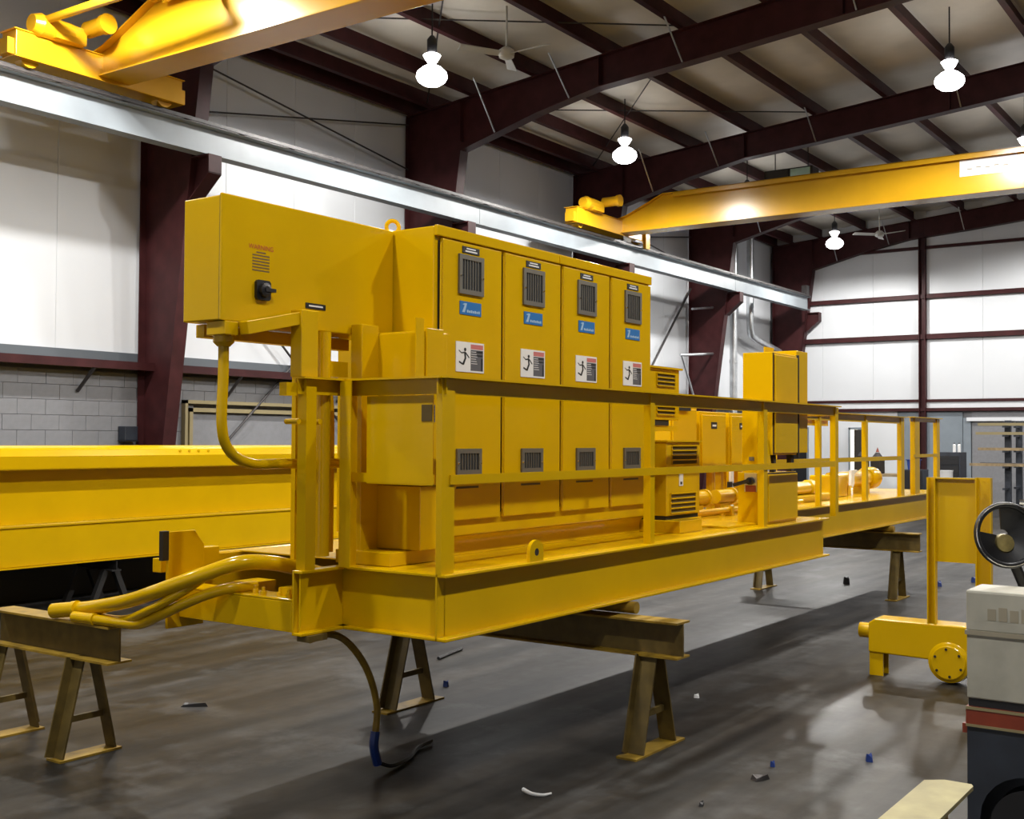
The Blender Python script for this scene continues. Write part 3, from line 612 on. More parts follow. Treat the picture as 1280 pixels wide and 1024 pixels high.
def door(i):
    x0, x1 = DJ[i]+0.028, DJ[i+1]-0.006
    d = B('yellow').box(x0, x1, CY-0.005, CY+0.018, 1.352, 2.882).build('door', cb, bevel=0.006)
    hg = B('yellow', 'dark'); hg.box(x0-0.014, x0-0.002, CY+0.015, CY+0.019, 1.38, 2.87, 1); hg.tube([(x0-0.006, CY+0.004, 1.40), (x0-0.006, CY+0.004, 2.86)], 0.005, 8); hg.build('piano_hinge', d)
    ox = DO[i] - 5.015 + 0.0
    vx = ox+5.015
    def vent(nm, xa, xb, za, zb, bolts):
        b = B('vent', 'filter', 'chrome'); f = 0.026
        y0, y1 = CY-0.017, CY-0.005
        b.box(xa, xb, y0, y1, za, za+f); b.box(xa, xb, y0, y1, zb-f, zb); b.box(xa, xa+f, y0, y1, za+f, zb-f); b.box(xb-f, xb, y0, y1, za+f, zb-f)
        b.box(xa+f, xb-f, y1-0.004, y1, za+f, zb-f, 1)
        n = 7
        for k in range(1, n): xx = xa+f+(xb-xa-2*f)*k/n; b.box(xx-0.003, xx+0.003, y0+0.003, y1-0.003, za+f, zb-f, 0)
        for k in range(1, 10 if zb-za > 0.18 else 6):
            nn = 10 if zb-za > 0.18 else 6; zz = za+f+(zb-za-2*f)*k/nn; b.box(xa+f, xb-f, y0+0.006, y1-0.003, zz-0.0022, zz+0.0022, 1)
        for xx in (xa+f/2, xb-f/2): b.lathe((xx, y0, (za+zb)/2-0.01), [(0.007, 0), (0.005, 0.006)], 8, 2, (0, -1, 0))
        b.build(nm, d)
    vent('vent', vx, vx+0.225, 2.598, 2.816, True)
    vent('vent', vx-0.01, vx+0.215, 1.602, 1.745, True)
    B('slot').box(vx-0.005, vx+0.20, CY-0.0058, CY-0.004, 1.526, 1.538).build('slot', d)
    b = B('black', 'white'); b.box(vx+0.035, vx+0.19, CY-0.009, CY-0.005, 2.827, 2.863); b.box(vx+0.07, vx+0.155, CY-0.0095, CY-0.009, 2.849, 2.856, 1); b.box(vx+0.06, vx+0.168, CY-0.0095, CY-0.009, 2.834, 2.842, 1); b.build('nameplate', d)
    b = B('blue', 'ltblue'); xa = vx+0.015; b.box(xa, xa+0.195, CY-0.009, CY-0.005, 2.485, 2.558)
    b.prism([(xa+0.018, 2.497), (xa+0.042, 2.497), (xa+0.062, 2.548), (xa+0.040, 2.548), (xa+0.020, 2.540), (xa+0.040, 2.536)], 'y', CY-0.0098, CY-0.009, 1)
    for k in range(7): b.box(xa+0.062+0.0175*k, xa+0.075+0.0175*k, CY-0.0098, CY-0.009, 2.498, 2.513-0.003*(k % 2), 1)
    b.build('maker_plate', d)
    b = B('white', 'pinkred', 'greyprint', 'black'); xa = vx-0.018; W_, z0, z1 = 0.256, 2.168, 2.334
    b.box(xa, xa+W_, CY-0.009, CY-0.005, z0, z1); yy = (CY-0.0098, CY-0.009)
    b.box(xa+0.132, xa+0.246, *yy, z1-0.036, z1-0.010, 1); b.box(xa+0.132, xa+0.246, *yy, z0+0.010, z1-0.040, 2)
    for k in range(6): b.box(xa+0.136, xa+0.180+0.006*(k % 3), CY-0.0102, CY-0.0098, z1-0.053-0.013*k, z1-0.050-0.013*k, 0)
    b.box(xa+0.185, xa+0.243, CY-0.0104, CY-0.0098, z1-0.056, z1-0.045, 3); b.box(xa+0.185, xa+0.243, CY-0.0104, CY-0.0098, z1-0.075, z1-0.066, 3); b.box(xa+0.228, xa+0.243, CY-0.0104, CY-0.0098, z0+0.012, z1-0.085, 3)
    # falling figure struck by a spark
    def st(p, q, wd=0.009): b.bar((xa+p[0], CY-0.0096, z0+p[1]), (xa+q[0], CY-0.0096, z0+q[1]), 0.001, wd, 3, up=(0, 0, 1)) if abs(p[0]-q[0]) > abs(p[1]-q[1]) else b.prism([(xa+p[0]-wd/2, z0+p[1]), (xa+p[0]+wd/2, z0+p[1]), (xa+q[0]+wd/2, z0+q[1]), (xa+q[0]-wd/2, z0+q[1])], 'y', CY-0.0100, CY-0.009, 3)
    st((0.078, 0.112), (0.084, 0.072), 0.014); st((0.080, 0.075), (0.058, 0.040), 0.009); st((0.060, 0.042), (0.026, 0.055), 0.009); st((0.086, 0.075), (0.066, 0.038), 0.008)
    st((0.078, 0.108), (0.048, 0.104), 0.007); st((0.048, 0.104), (0.024, 0.118), 0.005); st((0.084, 0.108), (0.118, 0.080), 0.007)
    b.lathe((xa+0.080, CY-0.0096, z0+0.124), [(0.010, 0), (0.010, 0.001)], 10, 3, (0, -1, 0))
    b.build('warning_sign', d)
    return d
for i in range(4): door(i)
for k, x in enumerate((4.965,)):
    e = B('yellow'); e.ring((x, 4.32, 2.945+0.055), 0.036, 0.012, (-0.6, -0.8, 0), 24, 8); e.lathe((x, 4.32, 2.944), [(0.03, 0), (0.03, 0.012), (0.014, 0.016), (0.014, 0.03)], 12); e.build('lifting_eye', cb, smooth=True)

# side box bolted to the cabinet's left end
sb = thing('side_box', (4.68, 3.96, 1.222), 'yellow narrow box on the left side of the four-door cabinet', 'enclosure')
B('yellow').box(4.605, 4.815, 3.80, 4.13, 1.555, 2.358).build('body', sb, bevel=0.004)
B('yellow').box(4.60, 4.815, 3.80, 4.21, 1.222, 1.552).build('lower_body', sb, bevel=0.004)
B('yellow').box(4.597, 4.605, 3.815, 4.125, 1.563, 2.35).build('side_cover', sb, bevel=0.003)
B('yellow').box(4.63, 4.765, 3.786, 3.80, 1.60, 2.372).build('front_door', sb, bevel=0.003)
B('yellow').box(4.535, 4.60, 3.783, 3.79, 1.56, 2.418).build('edge_plate', sb)
vb = B('vent', 'filter'); vb.box(4.603, 4.69, 3.779, 3.783, 1.885, 1.975)
for k in range(5): vb.box(4.61, 4.685, 3.7785, 3.7795, 1.895+0.016*k, 1.903+0.016*k, 1)
vb.build('vent', sb)
o = B('yellow').box(4.44, 4.80, 3.86, 4.24, ZD, ZD+0.07).build('cable_plinth', bevel=0.004)
tag(o, 'yellow plinth on the deck below the narrow side box', 'plinth')

# ================================================================== COOLING UNITS AND REAR CABINETS
def louver(b, xa, xb, y, za, zb, n, cols=1, face='y'):
    cols = 1
    """dark slots with slats standing proud of them"""
    if face == 'y': b.box(xa, xb, y-0.001, y+0.001, za, zb, 1)
    else: b.box(y-0.001, y+0.001, xa, xb, za, zb, 1)
    for k in range(n+1):
        zz = za+(zb-za)*k/n
        if face == 'y': b.prism([(y-0.001, zz-0.004), (y-0.012, zz-0.006), (y-0.012, zz+0.002), (y-0.001, zz+0.004)], 'x', xa, xb, 0)
        else: b.prism([(y-0.001, zz-0.004), (y-0.012, zz-0.006), (y-0.012, zz+0.002), (y-0.001, zz+0.004)], 'y', xa, xb, 0)
    for k in range(cols+1):
        xx = xa+(xb-xa)*k/cols
        if face == 'y': b.box(xx-0.004, xx+0.004, y-0.006, y-0.001, za, zb, 0)
        else: b.box(y-0.006, y-0.001, xx-0.004, xx+0.004, za, zb, 0)
ac = thing('cooling_unit', (7.56, 4.0, 1.24), 'lower yellow louvred cooling unit right of the four-door cabinet', 'cooling unit', 'louvred cooling units')
B('yellow').box(7.30, 7.83, 3.79, 4.32, 1.262, 1.785).build('body', ac, bevel=0.006)
B('yellow').box(7.285, 7.845, 3.775, 4.33, 1.785, 1.797).build('lid', ac); B('dark').box(7.31, 7.82, 3.80, 4.3, 1.236, 1.262).build('foot_gap', ac)
lv = B('yellow', 'slot'); louver(lv, 7.375, 7.775, 3.789, 1.625, 1.76, 4); lv.build('louver', ac)
lv = B('yellow', 'slot'); louver(lv, 7.355, 7.755, 3.789, 1.28, 1.42, 4); lv.build('louver', ac)
lv = B('yellow', 'slot'); louver(lv, 3.90, 4.22, 7.299, 1.60, 1.74, 4, face='x'); lv.build('louver', ac)
lv = B('yellow', 'slot'); louver(lv, 3.90, 4.22, 7.299, 1.28, 1.40, 4, face='x'); lv.build('louver', ac)
lb = B('white', 'black'); lb.box(7.49, 7.55, 3.786, 3.789, 1.47, 1.555); lb.box(7.505, 7.535, 3.785, 3.786, 1.48, 1.50, 1); lb.build('label', ac)
o = B('yellow').box(7.25, 7.60, 3.66, 3.775, ZD, 1.235).box(7.25, 7.83, 3.775, 4.3, ZD, 1.235).build('equipment_plinth', bevel=0.004); tag(o, 'yellow step base on the deck under the lower louvred cooling unit', 'base')
ac2 = thing('cooling_unit', (7.52, 4.1, 1.93), 'upper yellow louvred cooling unit hung on the cabinet end above the other', 'cooling unit', 'louvred cooling units')
B('yellow').box(7.25, 7.79, 3.94, 4.40, 1.945, 2.318).build('body', ac2, bevel=0.005); B('yellow').box(7.245, 7.81, 3.92, 4.41, 2.318, 2.332).build('lid', ac2)
lv = B('yellow', 'slot'); louver(lv, 7.43, 7.715, 3.939, 2.195, 2.285, 3, 3); lv.build('louver', ac2)
lv = B('yellow', 'slot'); louver(lv, 7.43, 7.715, 3.939, 1.985, 2.075, 3, 3); lv.build('louver', ac2)
B('dark').box(7.30, 7.64, 3.95, 4.2, 1.905, 1.945).build('drip_slot', ac2)
B('yellow').box(7.236, 7.25, 3.95, 4.4, 1.86, 2.32).box(7.25, 7.80, 3.96, 4.35, 1.865, 1.905).build('bracket', ac2)

def rear_cab(x0, x1, y, z0, z1, label, lab=True):
    t = thing('rear_cabinet', ((x0+x1)/2, y+0.15, z0), label, 'cabinet', 'plain rear cabinets')
    B('yellow').box(x0, x1, y, y+0.32, z0, z1).build('body', t, bevel=0.006)
    d = B('yellow').box(x0+0.02, x1-0.05, y-0.018, y, z0+0.03, z1-0.03).build('door', t, bevel=0.005)
    if lab:
        xm = (x0+x1)/2-0.02; b = B('black', 'white'); b.box(xm-0.06, xm+0.06, y-0.022, y-0.018, z1-0.155, z1-0.095); b.box(xm-0.04, xm+0.04, y-0.023, y-0.022, z1-0.135, z1-0.118, 1); b.build('nameplate', d)
    for x in (x0+0.06, x1-0.06): B('yellow').box(x-0.03, x+0.03, y+0.1, y+0.16, ZD, z0).build('leg', t)
    for x in (x0+0.18, x1-0.2): B('yellow').tube([(x, y+0.2, ZD), (x, y+0.2, z0)], 0.022, 8).build('conduit', t, smooth=True)
rear_cab(8.93, 9.44, 4.6, 1.52, 2.10, 'plain yellow rear cabinet nearest the upper cooling unit', False)
rear_cab(9.50, 10.06, 4.6, 1.52, 2.06, 'yellow rear cabinet with black nameplate, middle of three')
rear_cab(10.13, 10.68, 4.6, 1.52, 2.06, 'yellow rear cabinet partly hidden by the tall panel')
B('black').box(8.95, 9.22, 4.55, 4.6, 2.055, 2.085).build('cap_strip', [o for o in bpy.data.objects if o.name == 'rear_cabinet'][0])

# hydraulic filters and pipe runs below the rear cabinets
for k, (x, l) in enumerate(((9.0, 'yellow filter canister lying left below the rear cabinets'), (9.55, 'yellow filter canister lying right below the rear cabinets'))):
    t = thing('filter_canister', (x, 4.4, 1.23), l, 'filter', 'filter canisters')
    B('yellow').tube([(x-0.16, 4.4, 1.30), (x+0.16, 4.4, 1.30)], 0.062, 14).build('body', t, smooth=True); B('yellow').lathe((x+0.16, 4.4, 1.30), [(0.075, 0), (0.075, 0.03), (0.04, 0.05)], 14, axis=(1, 0, 0)).build('cap', t, smooth=True)
    B('yellow').box(x-0.1, x+0.1, 4.37, 4.43, ZD, 1.24).build('saddle', t)
for k, (y, z, l) in enumerate(((4.22, 1.20, 'front yellow pipe run along the deck'), (4.32, 1.175, 'middle yellow pipe run along the deck'), (4.55, 1.22, 'rear yellow pipe run along the deck'))):
    t = thing('pipe_run', (9.3, y, ZD), l, 'pipe', 'deck pipe runs')
    B('yellow').tube([(7.9, y, z), (11.0, y, z)], 0.024, 10).build('pipe', t, smooth=True)
    for x in (8.3, 9.3, 10.3): B('yellow').box(x-0.02, x+0.02, y-0.035, y+0.035, ZD, z+0.03).build('clamp', t)
t = thing('sight_gauge', (9.85, 4.46, ZD), 'slim white gauge tube below the rear cabinets', 'gauge')
B('white').box(9.82, 9.88, 4.44, 4.46, 1.42, 1.52).build('scale', t); B('black').box(9.80, 9.85, 4.44, 4.47, 1.36, 1.42).build('valve', t); B('yellow').tube([(9.85, 4.48, ZD), (9.85, 4.48, 1.54)], 0.018, 8).build('stem', t)

# ================================================================== TALL PANEL GROUP ON THE FRONT EDGE
PYF = 3.53
lbx = thing('disconnect_cabinet', (8.75, 3.63, ZD), 'lower yellow cabinet on the deck edge with a black disconnect handle on its side', 'cabinet')
B('yellow').box(8.44, 9.08, PYF, 3.76, ZD, 1.55).build('body', lbx, bevel=0.004)
B('yellow').box(8.475, 9.07, PYF-0.016, PYF, ZD+0.02, 1.535).build('door', lbx, bevel=0.004)
B('dark').box(8.452, 8.470, PYF-0.002, PYF, ZD+0.02, 1.545).box(8.47, 9.07, PYF-0.002, PYF, 1.537, 1.548).build('door_gap', lbx)
h = B('steel', 'black', 'stripe'); h.box(8.432, 8.44, 3.60, 3.70, 1.40, 1.545); h.box(8.428, 8.432, 3.605, 3.69, 1.40, 1.45, 2); h.lathe((8.43, 3.645, 1.485), [(0.03, 0), (0.03, 0.03)], 12, 1, (-1, 0, 0)); h.bar((8.39, 3.64, 1.49), (8.385, 3.77, 1.45), 0.03, 0.028, 1); h.build('disconnect_handle', lbx)
mb = thing('hung_box', (8.85, 3.65, 1.55), 'upper yellow box held above the disconnect cabinet, leaving a pale gap', 'enclosure')
B('yellow').box(8.58, 9.09, PYF, 3.78, 1.685, 2.495).build('body', mb, bevel=0.005)
B('yellow').box(8.61, 9.075, PYF-0.016, PYF, 1.70, 2.475).build('door', mb, bevel=0.004)
B('dark').box(8.588, 8.606, PYF-0.002, PYF, 1.69, 2.49).build('door_gap', mb)
B('yellow').box(8.60, 8.78, 3.60, 3.612, 2.495, 2.54).build('top_flange', mb)
B('yellow').box(8.50, 8.575, 3.62, 3.75, 1.551, 2.1).build('support_post', mb, bevel=0.003); B('yellow').box(8.575, 8.581, 3.62, 3.75, 1.69, 2.1).build('weld_pad', mb); B('yellow').prism([(3.56, 1.80), (3.62, 1.74), (3.62, 1.551), (3.58, 1.551), (3.54, 1.62)], 'x', 8.52, 8.575).build('bracket', mb)
B('vent').box(8.495, 8.50, 3.65, 3.69, 1.64, 1.67).build('latch', mb)
B('dark').box(8.66, 8.70, PYF+0.02, PYF+0.06, 1.551, 1.685).build('foot', mb); B('dark').box(9.02, 9.08, PYF+0.02, PYF+0.06, 1.551, 1.685).build('foot', mb)
B('dark').box(9.092, 9.110, PYF-0.014, PYF+0.01, 1.66, 2.5).build('side_gap', mb)
B('yellow').box(9.11, 9.36, PYF+0.01, 3.80, 1.70, 2.54).build('side_panel', mb, bevel=0.004)

# ================================================================== DRIVE GEAR AT THE FAR END OF THE DECK
dr = thing('hoist_drive', (13.2, 4.7, ZD), 'yellow motor and gearbox drive on the far deck', 'motor')
B('yellow').tube([(13.3, 4.75, 1.33), (14.6, 4.75, 1.33)], 0.10, 18).build('shaft_housing', dr, smooth=True)
B('yellow').lathe((14.55, 4.75, 1.33), [(0.12, 0), (0.14, 0.05), (0.14, 0.25), (0.08, 0.3)], 18, axis=(1, 0, 0)).build('motor', dr, smooth=True)
B('yellow').box(13.05, 13.4, 4.58, 4.92, ZD, 1.40).build('gearbox', dr, bevel=0.02)
for x in (13.7, 14.4): B('yellow').box(x-0.05, x+0.05, 4.66, 4.84, ZD, 1.26).build('pedestal', dr)
dr2 = thing('pump_set', (12.1, 4.6, ZD), 'yellow pump set just right of the tall panel', 'pump')
B('yellow').box(11.5, 12.7, 4.45, 4.75, ZD, 1.22).build('base_frame', dr2, bevel=0.006); B('yellow').tube([(11.6, 4.6, 1.29), (12.1, 4.6, 1.29)], 0.07, 14).build('motor', dr2, smooth=True)
B('yellow').lathe((12.1, 4.6, 1.29), [(0.05, 0), (0.085, 0.04), (0.085, 0.16), (0.03, 0.2)], 14, axis=(1, 0, 0)).build('pump', dr2, smooth=True); B('black').box(12.28, 12.36, 4.56, 4.64, 1.25, 1.34).build('coupling', dr2)
o = B('white').prism([(13.28, 1.28), (13.34, 1.25), (13.40, 1.30), (13.40, 1.42), (13.50, 1.44), (13.50, 1.46), (13.30, 1.46)], 'y', 4.50, 4.53).build('rag'); tag(o, 'white rag draped over the far yellow drive', 'rag')

# ================================================================== BIG GIRDER AGAINST THE LEFT WALL
gd = thing('crane_girder', (4.0, 10.8, 0.49), 'huge yellow crane girder lying along the left wall', 'girder')
gx0, gx1 = -5.0, 11.6
tcap = B('yellow'); tcap.prism([(10.50, 1.46), (10.50, 1.60), (10.54, 1.68), (10.62, 1.705), (11.2, 1.705), (11.26, 1.60), (11.26, 1.46)], 'x', gx0, gx1); tcap.build('top_chord', gd, bevel=0.02, seg=3)
B('yellow').box(gx0, gx1, 10.74, 11.02, 0.90, 1.46).build('web', gd)
B('yellow').box(gx0, gx1, 10.60, 11.14, 0.885, 0.915).build('ledge', gd, bevel=0.008)
B('yellow').box(gx0, gx1-0.3, 10.62, 11.12, 0.50, 0.885).build('lower_web', gd, bevel=0.008)
B('yellow').box(gx0, gx1-0.3, 10.58, 11.14, 0.485, 0.50).build('bottom_flange', gd)
for x in (8.5, 8.63, 8.76, 8.9): B('yellow').lathe((x, 10.52, 1.645), [(0.016, 0), (0.016, 0.012)], 6, axis=(0, -1, 0)).build('bolt', gd)
o = B('shade_black').box(-3, 13.0, 11.32, 11.72, 0.0, 0.02).box(-3, 13.0, 11.51, 11.53, 0.02, 0.50).box(-3, 13.0, 11.32, 11.72, 0.50, 0.52).build('dark_filler'); tag(o, 'long dark shape added to darken the floor behind the huge yellow girder', 'beam')  # added dark shape, darkens the strip behind the girder
st_l = ['low dark stand under the big girder, seen below its right half', 'low dark stand under the big girder, out of view at left']
for x, l in zip((7.75, 0.5), st_l):
    t = thing('girder_stand', (x, 10.85, 0), l, 'stand', 'girder stands')
    b = B('shade_black'); ibeam_y(b, 10.6, 11.3, x, 0.36, 0.485, 0.12); b.build('cap_beam', t)
    for y in (10.72, 11.18):
        for s in (-1, 1): B('shade_black').bar((x+s*0.06, y, 0.37), (x+s*0.22, y, 0.0), 0.06).build('leg', t)
# ================================================================== SAWHORSES
def sawhorse(xc, y0, y1, yl, label, ztop=0.755, zb=0.545, wd=0.16, half=0.2, loc_rot=None, mt='horse', leg_w=0.085, foot=0.30):
    """I-beam along Y on two A-frames with flat feet"""
    t = thing('sawhorse', (xc, (y0+y1)/2, 0), label, 'sawhorse', 'yellow steel sawhorses')
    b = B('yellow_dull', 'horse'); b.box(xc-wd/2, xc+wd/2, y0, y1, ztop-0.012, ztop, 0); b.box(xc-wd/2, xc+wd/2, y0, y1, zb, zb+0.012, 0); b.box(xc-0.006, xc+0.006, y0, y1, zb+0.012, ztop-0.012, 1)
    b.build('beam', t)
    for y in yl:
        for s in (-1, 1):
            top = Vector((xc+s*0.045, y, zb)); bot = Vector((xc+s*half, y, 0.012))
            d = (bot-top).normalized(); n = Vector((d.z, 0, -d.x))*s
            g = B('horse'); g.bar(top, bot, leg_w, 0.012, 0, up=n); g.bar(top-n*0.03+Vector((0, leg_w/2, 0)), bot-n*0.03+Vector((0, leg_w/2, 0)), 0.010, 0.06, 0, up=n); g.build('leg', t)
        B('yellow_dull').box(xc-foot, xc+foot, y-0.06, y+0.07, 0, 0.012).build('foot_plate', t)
        B('horse').box(xc-half*0.62, xc+half*0.62, y-0.012, y+0.012, 0.20, 0.235).build('cross_tie', t)
    return t
sawhorse(6.03, 3.02, 5.35, (3.22, 5.06), 'grimy yellow sawhorse under the near half of the platform', leg_w=0.105)
sawhorse(13.4, 3.75, 5.9, (4.0, 5.62), 'grimy yellow sawhorse under the far end of the platform', half=0.18, foot=0.26)
sawhorse(4.02, 5.46, 6.62, (5.76, 6.52), 'yellow sawhorse at far left holding the hose ends', half=0.17, foot=0.20)
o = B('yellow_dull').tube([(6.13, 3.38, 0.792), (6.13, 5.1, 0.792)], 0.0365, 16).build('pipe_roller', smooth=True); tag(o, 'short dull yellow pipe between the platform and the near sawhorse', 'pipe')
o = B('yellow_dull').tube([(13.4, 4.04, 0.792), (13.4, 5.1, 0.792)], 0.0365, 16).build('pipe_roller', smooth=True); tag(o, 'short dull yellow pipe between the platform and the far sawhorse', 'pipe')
fh = thing('sawhorse', (2.7, 0.95, 0), 'pale-topped sawhorse in the near right corner', 'sawhorse', 'yellow steel sawhorses')
b = B('horse_top', 'yellow_dull'); b.prism([(1.8, 0.88), (3.70, 0.88), (3.72, 0.89), (3.72, 0.97), (3.68, 1.02), (1.8, 1.02)], 'z', 0.743, 0.755, 0); b.box(1.8, 3.66, 0.944, 0.956, 0.56, 0.743, 1); b.box(1.8, 3.68, 0.88, 1.02, 0.545, 0.56, 1); b.build('beam', fh)
for x in (2.0, 3.45):
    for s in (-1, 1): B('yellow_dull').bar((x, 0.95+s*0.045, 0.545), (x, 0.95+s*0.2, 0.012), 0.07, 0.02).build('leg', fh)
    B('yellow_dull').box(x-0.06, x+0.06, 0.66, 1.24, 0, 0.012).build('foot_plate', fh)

# hanging cable with blue tape, from the platform underside to the floor
t = thing('drop_cable', (4.72, 4.2, 0), 'yellow cable drooping from platform to floor with blue taped end', 'cable')
B('horse').box(4.07, 4.2, 4.06, 4.14, 0.80, 0.83).build('gland', t)
B('yellow_dull').tube(bez([(4.12, 4.1, 0.805), (4.32, 4.15, 0.80), (4.50, 4.19, 0.72), (4.65, 4.2, 0.56), (4.73, 4.2, 0.36), (4.72, 4.2, 0.20)], 8), 0.019, 8).build('cable', t, smooth=True)
B('bluebit').tube(bez([(4.72, 4.2, 0.22), (4.71, 4.2, 0.14), (4.74, 4.2, 0.04)], 6), 0.025, 8).build('tape', t, smooth=True)
B('black').tube(bez([(4.74, 4.2, 0.05), (4.82, 4.17, 0.02), (5.0, 4.2, 0.015), (5.2, 4.3, 0.015), (5.35, 4.32, 0.02)], 6), 0.012, 6).build('cable_tail', t, smooth=True)
o = B('black').tube(bez([(7.4, 5.91, 0.014), (7.62, 5.967, 0.014), (7.854, 6.021, 0.014)], 6), 0.014, 6).build('floor_cable', smooth=True); tag(o, 'short black cable lying on the floor behind the near sawhorse', 'cable')

# ================================================================== END TRUCK WITH PANEL (right)
et = thing('end_carriage', (8.95, 2.3, 0), 'low yellow crane wheel truck standing at the right', 'wheel truck')
b = B('yellow'); b.prism([(2.89, 0.176), (2.89, 0.40), (2.84, 0.435), (1.55, 0.435), (1.55, 0.165), (2.4, 0.165)], 'x', 8.915, 9.15); b.build('frame', et, bevel=0.012, seg=3)
B('yellow').tube([(9.02, 2.88, 0.325), (9.02, 2.985, 0.325)], 0.058, 18).build('bumper', et, smooth=True)
B('yellow').lathe((8.915, 2.29, 0.162), [(0.13, 0.012), (0.15, 0.0), (0.16, -0.06), (0.16, -0.12)][::-1], 28, axis=(-1, 0, 0)).build('wheel', et, smooth=True)
cv = B('yellow', 'dark'); cv.lathe((8.905, 2.29, 0.162), [(0.125, 0), (0.125, 0.012), (0.118, 0.016)], 26, axis=(-1, 0, 0))
for k in range(6): a = 2*PI*k/6+0.4; cv.lathe((8.889, 2.29+0.10*math.cos(a), 0.162+0.10*math.sin(a)), [(0.010, 0), (0.010, 0.008)], 6, 1, (-1, 0, 0))
cv.build('wheel_cap', et)
B('yellow').lathe((8.915, 1.72, 0.162), [(0.16, -0.12), (0.16, -0.06), (0.15, 0.0), (0.13, 0.012)], 28, axis=(-1, 0, 0)).build('wheel', et, smooth=True)
B('yellow').box(8.93, 8.945, 2.78, 2.885, 0.0, 0.18).box(9.06, 9.075, 2.78, 2.885, 0.0, 0.18).box(8.945, 9.06, 2.875, 2.885, 0.02, 0.18).build('leg', et)
pn = thing('panel_stand', (8.98, 2.25, 0.435), 'flat yellow panel on two channel posts above the wheel truck', 'panel')
for y0, y1, tall in ((2.385, 2.447, 1.530), (1.99, 2.10, 1.535)):
    b = B('yellow'); b.box(8.965, 8.975, y0, y1, 0.436, tall); b.box(8.915, 8.965, y1-0.01, y1, 0.436, tall); b.box(8.915, 8.965, y0, y0+0.01, 0.436, tall)
    for k in range(9): b.lathe((8.965, (y0+y1)/2, 0.55+0.12*k), [(0.006, 0), (0.006, 0.004)], 6, axis=(-1, 0, 0))
    b.build('post', pn)
B('yellow').box(8.955, 8.970, 2.10, 2.385, 0.90, 1.520).box(8.92, 8.98, 2.10, 2.385, 1.520, 1.53).build('panel', pn)

# ================================================================== WHITE MACHINE (right foreground)
mc = thing('utility_cart', (5.6, 0.9, 0), 'white and dark blue machine with orange stripe cut by the right edge', 'machine')
FX, FY = 5.24, 1.275
B('ivory').box(FX, FX+0.26, 0.2, FY, 0.98, 1.160).build('top_cover', mc, bevel=0.012)
B('ivory').box(FX+0.004, FX+0.255, 0.2, FY-0.003, 0.695, 0.975).box(FX+0.255, FX+1.1, 0.2, FY-0.003, 0.695, 0.85).build('body', mc, bevel=0.006)
B('brownprint').box(FX-0.004, FX+0.255, 0.2, FY+0.003, 0.968, 0.986).build('strap', mc)
lb = B('brownprint'); 
for k in range(5): lb.box(FX-0.0015, FX, 1.185-0.045*k-0.034, 1.185-0.045*k, 1.035, 1.085+0.008*(k % 2))
lb.build('faded_lettering', mc)
B('black').box(FX+0.012, FX+1.1, 0.2, FY-0.008, 0.66, 0.695).build('black_strip', mc)  # black strip between the ivory body and the stripe band
b = B('stripe', 'tan'); b.box(FX-0.002, FX+1.1, 0.2, FY, 0.575, 0.66); b.box(FX-0.005, FX, 0.2, FY, 0.648, 0.66, 1); b.box(FX-0.005, FX, 0.2, FY, 0.575, 0.586, 1); b.build('stripe_band', mc)
nb = B('navy'); ycw, zcw, rw_ = 1.02, 0.19, 0.20
pts = [(FY-0.003, 0.573), (0.2, 0.573), (0.2, 0.10), (ycw-rw_, 0.10)] + [(ycw-rw_*math.cos(PI*k/12), zcw+rw_*math.sin(PI*k/12)) for k in range(0, 13)] + [(ycw+rw_, 0.10), (FY-0.003, 0.10)]
nb.prism(pts, 'x', FX+0.006, FX+0.02); nb.box(FX+0.15, FX+1.1, 0.2, FY-0.003, 0.10, 0.573); nb.box(FX+0.02, FX+0.15, FY-0.015, FY-0.003, 0.10, 0.573)
nb.build('lower_body', mc)
for yy in (ycw, 0.35):
    B('black').tube([(FX+0.03, yy, 0.165), (FX+0.14, yy, 0.165)], 0.165, 24).build('tyre', mc, smooth=True)
o = B('stripe').box(FX+0.02, FX+0.05, FY-0.003, FY+0.02, 0.54, 0.58).build('tail_reflector', mc)
# steering wheel with dished centre
wc = Vector((5.62, 1.185, 1.375)); wa = Vector((-0.78, -0.55, 0.15)).normalized()
sw = thing('steering_wheel', tuple(wc), 'black steering wheel with yellow hub above the white machine', 'steering wheel')
B('black').ring(wc, 0.138, 0.014, wa, 40, 10).build('rim', sw, smooth=True)
B('chrome').ring(wc+wa*0.010, 0.142, 0.004, wa, 40, 8).build('rim_trim', sw, smooth=True)
s_ = wa.cross(Vector((0, 0, 1))).normalized(); t_ = s_.cross(wa)
dish = B('black')
def plate(angs, r0, r1, h0, h1, b):
    vs = []
    for a in angs:
        for r_, h_ in ((r0, h0), (r1, h1), (r1, h1-0.01), (r0, h0-0.01)): vs.append(wc+(s_*math.cos(a)+t_*math.sin(a))*r_+wa*h_)
    N = len(angs); f = []
    for k in range(N-1):
        for j in range(4): f.append((k*4+j, k*4+(j+1) % 4, (k+1)*4+(j+1) % 4, (k+1)*4+j))
    f += [(0, 1, 2, 3), tuple((N-1)*4+j for j in (3, 2, 1, 0))]
    b._add(vs, f)
plate([R(80)+R(288)*k/36 for k in range(37)], 0.03, 0.138, -0.045, -0.003, dish)
dish.build('dished_spokes', sw, smooth=False)
B('duct').lathe(wc-wa*0.05-t_*0.035, [(0.045, 0), (0.04, 0.03), (0.02, 0.035)], 18, axis=tuple(wa)).build('hub', sw, smooth=True)
B('black').tube([wc-wa*0.05, wc-wa*0.05+Vector((0.14, -0.06, -0.23))], 0.025, 12).build('steering_column', sw, smooth=True)
B('chrome').tube([wc+Vector((0.02, -0.05, 0.15)), wc+Vector((0.1, -0.5, 0.14))], 0.012, 8).build('grab_bar', sw, smooth=True)

